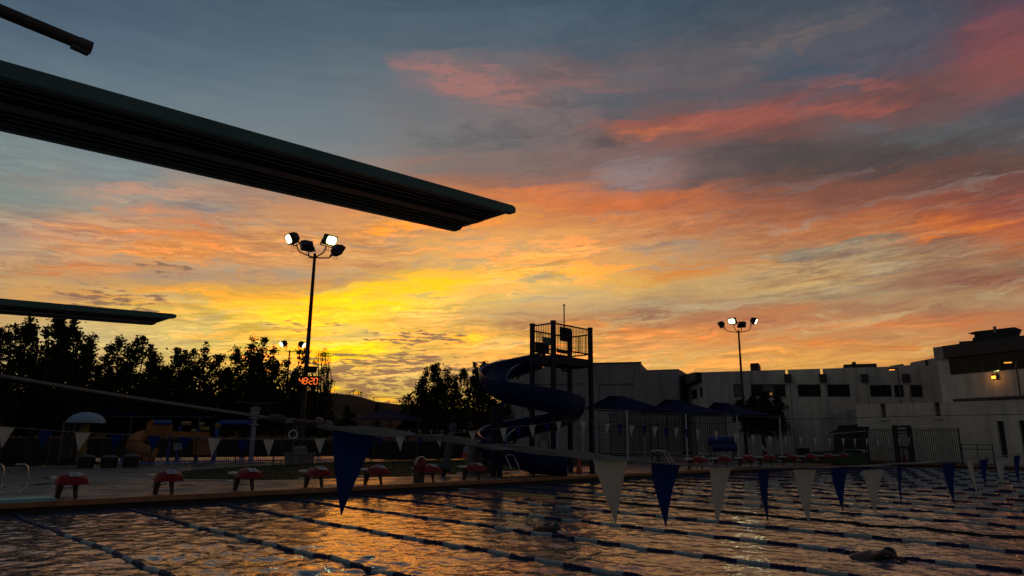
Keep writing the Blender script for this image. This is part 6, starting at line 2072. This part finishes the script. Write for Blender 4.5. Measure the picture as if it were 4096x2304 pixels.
T = [
    ('dark upright tree cut off by the left edge of the view', 60, [(12, 1312, 22, 1560), (42, 1322, 16, 1560), (-50, 1330, 40, 1600), (20, 1480, 60, 1700), (-80, 1450, 60, 1700)], 5, 5200),
    ('dark upright tree with two spiky tops under the left diving board', 62, [(102, 1284, 20, 1520), (80, 1306, 13, 1480), (150, 1298, 18, 1470), (192, 1318, 16, 1520), (205, 1385, 18, 1600), (120, 1440, 70, 1690), (170, 1480, 60, 1700)], 130, 7000),
    ('tallest dark tree at left, its pointed top touching the second diving board', 61, [(243, 1268, 15, 1500), (262, 1282, 24, 1520), (290, 1276, 18, 1500), (318, 1332, 24, 1560), (348, 1352, 22, 1600), (376, 1372, 18, 1620), (240, 1380, 20, 1600), (300, 1450, 80, 1690)], 275, 8200),
    ('ragged dark tree with open twiggy gaps left of the broad tree', 63, [(430, 1385, 22, 1500), (478, 1355, 22, 1540), (505, 1362, 16, 1540), (542, 1348, 18, 1560), (572, 1362, 14, 1560), (600, 1388, 18, 1580), (520, 1470, 85, 1690), (440, 1490, 50, 1690), (400, 1470, 30, 1690)], 510, 6800),
    ('broad dark tree in the left middle behind the hanging rope', 65, [(610, 1440, 30, 1640), (640, 1418, 26, 1580), (700, 1402, 34, 1580), (745, 1400, 30, 1580), (790, 1394, 22, 1560), (835, 1380, 24, 1560), (660, 1480, 60, 1690), (760, 1490, 90, 1700)], 725, 8200),
    ('wide dark tree with leafy twin tips left of the floodlight poles', 64, [(880, 1412, 24, 1560), (960, 1392, 26, 1560), (1012, 1360, 18, 1540), (1056, 1358, 20, 1540), (1082, 1400, 16, 1540), (1020, 1420, 60, 1620), (1095, 1460, 24, 1600), (900, 1480, 90, 1700), (1040, 1520, 80, 1700)], 980, 10000),
    ('thin leafy tree in front of the small two headed floodlight pole', 66, [(1112, 1455, 14, 1580), (1150, 1440, 20, 1580), (1190, 1405, 16, 1560), (1215, 1402, 14, 1560), (1170, 1500, 60, 1700), (1210, 1545, 60, 1720), (1262, 1548, 55, 1740)], 1175, 5200),
    ('small dark tree left of the water slide standing alone against the dawn', 66, [(1738, 1466, 26, 1600), (1758, 1464, 20, 1600), (1698, 1480, 16, 1580), (1788, 1482, 14, 1600), (1812, 1508, 16, 1620), (1680, 1520, 26, 1640), (1640, 1590, 22, 1660), (1760, 1540, 90, 1700), (1840, 1560, 40, 1700), (1700, 1580, 80, 1720)], 1755, 8600),
    ('dark tree half hidden behind the left bulge of the blue slide', 68, [(1908, 1452, 16, 1600), (1930, 1456, 22, 1600), (1865, 1478, 14, 1580), (1886, 1510, 18, 1640), (1940, 1540, 60, 1700), (1985, 1600, 40, 1720), (2030, 1625, 26, 1690)], 1930, 6200),
]
for i, (lab, d, lobes, bpx, n) in enumerate(T):
    tree(lab, d, lobes, bpx, n, seed=31 + i)
tree('nearly bare tree with a few leaves right of the red timer', 70, [(1276, 1392, 12, 1560), (1292, 1388, 16, 1580), (1312, 1404, 14, 1580), (1300, 1480, 30, 1640), (1315, 1520, 26, 1600)], 1282, 1300, size=(.1, .2), bare=9, seed=70, dens=.5)
tree('rounded dark tree with reddish leaves before the long building windows', 84, [(3010, 1590, 40, 1700), (3060, 1574, 46, 1700), (3100, 1590, 30, 1700), (2960, 1600, 26, 1690), (3122, 1625, 16, 1690), (3050, 1640, 90, 1740)], 3050, 6500, mat='leaf_red', size=(.16, .3), seed=77)
# low dark shrubbery under the trees
rs = random.Random(9)
mb = MB()
for k in range(9000):
    px = rs.uniform(-200, 1420) if rs.random() < .72 else rs.uniform(1560, 2060)
    d = rs.uniform(63, 69)
    topy = 1560 + 25 * math.sin(px * .017) + 16 * math.sin(px * .061) + (60 if px > 1220 else 0) + (70 if px > 1330 else 0)
    py = rs.uniform(topy, 1740)
    q = at(px, py, d=d)
    if q.z < 0:
        continue
    s = rs.uniform(.18, .42)
    u1 = Vector((rs.gauss(0, 1), rs.gauss(0, 1), rs.gauss(0, 1))).normalized()
    u2 = u1.cross(Vector((rs.gauss(0, 1), rs.gauss(0, 1), rs.gauss(0, 1)))).normalized()
    mb.add([q - u1 * s, q + u2 * s * .7, q + u1 * s, q - u2 * s * .7], [(0, 1, 2, 3)])
tag(mb.build('undergrowth_foliage', MT['leaf']), kind='stuff', label='dense dark undergrowth filling the space below the tree crowns', cat='shrubs')
def conifer(px, py_top, d, label, w):
    b = at(px, 1700, d=d)
    z1 = at(px, py_top, d=d).z
    base = Vector((b.x, b.y, 0))
    t = thing('conifer', label, 'tree', base, 'conifers below the hill')
    mb = MB()
    mb.tube([base, base + Vector((0, 0, z1))], [.3, .03], 8)
    mb.build('trunk', MT['bark'], t)
    r_ = random.Random(px)
    mb = MB()
    for k in range(1500):
        v = r_.random()
        rr = w * (1 - v) * math.sqrt(r_.random()) + .1
        a = r_.uniform(0, 6.28)
        q = base + Vector((rr * math.cos(a), rr * math.sin(a), z1 * (.1 + .9 * v)))
        s = r_.uniform(.25, .55)
        o_ = Vector((math.cos(a), math.sin(a), -.35)).normalized()
        u2 = o_.cross(Vector((0, 0, 1))).normalized()
        mb.add([q - u2 * s * .3, q + o_ * s, q + u2 * s * .3], [(0, 1, 2)])
    mb.build('crown', MT['leaf'], t)
conifer(1385, 1622, 120, 'small dark conifer below the hill left of the navy hip canopy', 3.2)
conifer(1505, 1612, 130, 'narrow dark conifer below the hill behind the navy hip canopy', 1.8)

# ---------------------------------------------------------------- swimmers
def skin_body(name, verts, edges, radii, mat, root, par, sub=2):
    me = bpy.data.meshes.new(name)
    o0 = ORG[par.name]
    me.from_pydata([Vector(v) - o0 for v in verts], edges, [])
    o = bpy.data.objects.new(name, me)
    C.objects.link(o)
    o.parent = par
    ORG[o.name] = o0
    sk = o.modifiers.new('skin', 'SKIN')
    sk.use_smooth_shade = True
    for i, rr in enumerate(radii):
        me.skin_vertices[0].data[i].radius = rr if isinstance(rr, tuple) else (rr, rr)
    me.skin_vertices[0].data[root].use_root = True
    s = o.modifiers.new('sub', 'SUBSURF')
    s.levels = s.render_levels = sub
    me.materials.append(MT[mat])
    return o

def swimmer(label, pos, heading, cap, reach, up=0.0, other=-1):
    """front crawl: back awash, head half out, one arm over the water"""
    p = Vector((pos.x, pos.y, WZ - .035))
    h = Vector((math.cos(heading), math.sin(heading), 0))
    s = Vector((-h.y, h.x, 0))
    Zv = Vector((0, 0, 1))
    t = thing('person', label, 'person', p)
    V = lambda a, b, c: p + h * a * .88 + s * b * .88 + Zv * c * .9
    verts = [V(-.75, 0, -.16), V(-.45, 0, -.09), V(-.18, 0, .045), V(.02, 0, .075), V(.14, 0, .085 + up), V(.28, 0, .10 + up),
             V(.02, .20, .06), V(.02, -.20, .06), V(-1.2, .10, -.24), V(-1.2, -.10, -.24), V(-1.65, .1, -.2), V(-1.65, -.1, -.3)]
    edges = [(0, 1), (1, 2), (2, 3), (3, 4), (4, 5), (3, 6), (3, 7), (0, 8), (0, 9), (8, 10), (9, 11)]
    radii = [(.15, .11), (.13, .10), (.19, .11), (.20, .11), (.085, .08), (.085, .10), (.075, .07), (.075, .07), .085, .085, .05, .05]
    k = len(verts)
    if reach:
        a = 1 if reach > 0 else -1
        verts += [V(.20, a * .36, .20), V(.46, a * .33, .08), V(.56, a * .32, .03)]
        edges += [(6 if a > 0 else 7, k), (k, k + 1), (k + 1, k + 2)]
        radii += [.05, .036, .03]
        k += 3
        w = k - 1
        for f in range(5):
            verts += [V(.62, a * (.32 + .022 * (f - 2)), .015), V(.655 - .01 * abs(f - 2), a * (.32 + .027 * (f - 2)), -.005)] if f else [V(.585, a * .27, .02), V(.61, a * .255, .0)]
            edges += [(w, k), (k, k + 1)]
            radii += [.011, .008]
            k += 2
        b = -a
        verts += [V(-.1, b * .34, -.12), V(-.3, b * .34, -.2)]
        edges += [(7 if a > 0 else 6, k), (k, k + 1)]
        radii += [.05, .04]
    skin_body('body', verts, edges, radii, 'skin', 2, t)
    mb = MB()
    hc = V(.31, 0, .105 + up)
    rows_ = []
    for i in range(9):
        th_ = math.pi * .62 * i / 8
        rows_.append((max(.001, .108 * math.sin(th_)), .13 * math.cos(th_)))
    axis = (Zv * .85 - h * .35).normalized()
    r1 = axis.cross(s).normalized()
    vs, n = [], 18
    for (rr, zz) in rows_:
        for j in range(n):
            a = 2 * math.pi * j / n
            vs.append(hc + axis * zz + (r1 * math.cos(a) * 1.12 + s * math.sin(a) * .92) * rr)
    mb.add(vs, [(i * n + j, i * n + (j + 1) % n, (i + 1) * n + (j + 1) % n, (i + 1) * n + j) for i in range(8) for j in range(n)])
    mb.build('swim_cap', MT[cap], t, smooth=True)
    mb = MB()
    mb.tube([hc + (h * math.cos(a) + s * math.sin(a)) * .118 - axis * .03 for a in [2 * math.pi * q / 16 for q in range(17)]], .010, 6)
    mb.build('goggle_strap', MT['white' if cap == 'cap_dark' else 'black'], t, smooth=True)
    # spray thrown up round the head and arm
    r_ = random.Random(int(pos.x * 10))
    mb = MB()
    for q in range(55):
        c = V(r_.gauss(.35, .42), r_.gauss(0, .34), 0)
        c.z = WZ + .03 + abs(r_.gauss(0, .04))
        rr = r_.uniform(.004, .011)
        e_ = Vector((r_.uniform(-1, 1), r_.uniform(-1, 1), r_.uniform(-.2, 1))).normalized()
        f_ = e_.cross(Vector((.3, .5, .8))).normalized()
        g_ = e_.cross(f_)
        mb.add([c + e_ * rr * 1.6, c + f_ * rr, c + g_ * rr, c - f_ * rr, c - g_ * rr, c - e_ * rr], [(0, 1, 2), (0, 2, 3), (0, 3, 4), (0, 4, 1), (5, 2, 1), (5, 3, 2), (5, 4, 3), (5, 1, 4)])
    tag(mb.build('water_spray', MT['foam']), kind='stuff', label=f'spray of droplets round the {label}', cat='spray')
    return t
swimmer('swimmer in a black cap stroking to the right at the lower right', SWIM[0], R(-70), 'cap_dark', -1, .01)
swimmer('swimmer in a green cap in the middle of the pool', SWIM[1], R(-95), 'cap_green', 0, .0)
swimmer('distant swimmer reaching forward behind the big white pennant', SWIM[2], R(-70), 'cap_dark', 1, .03)
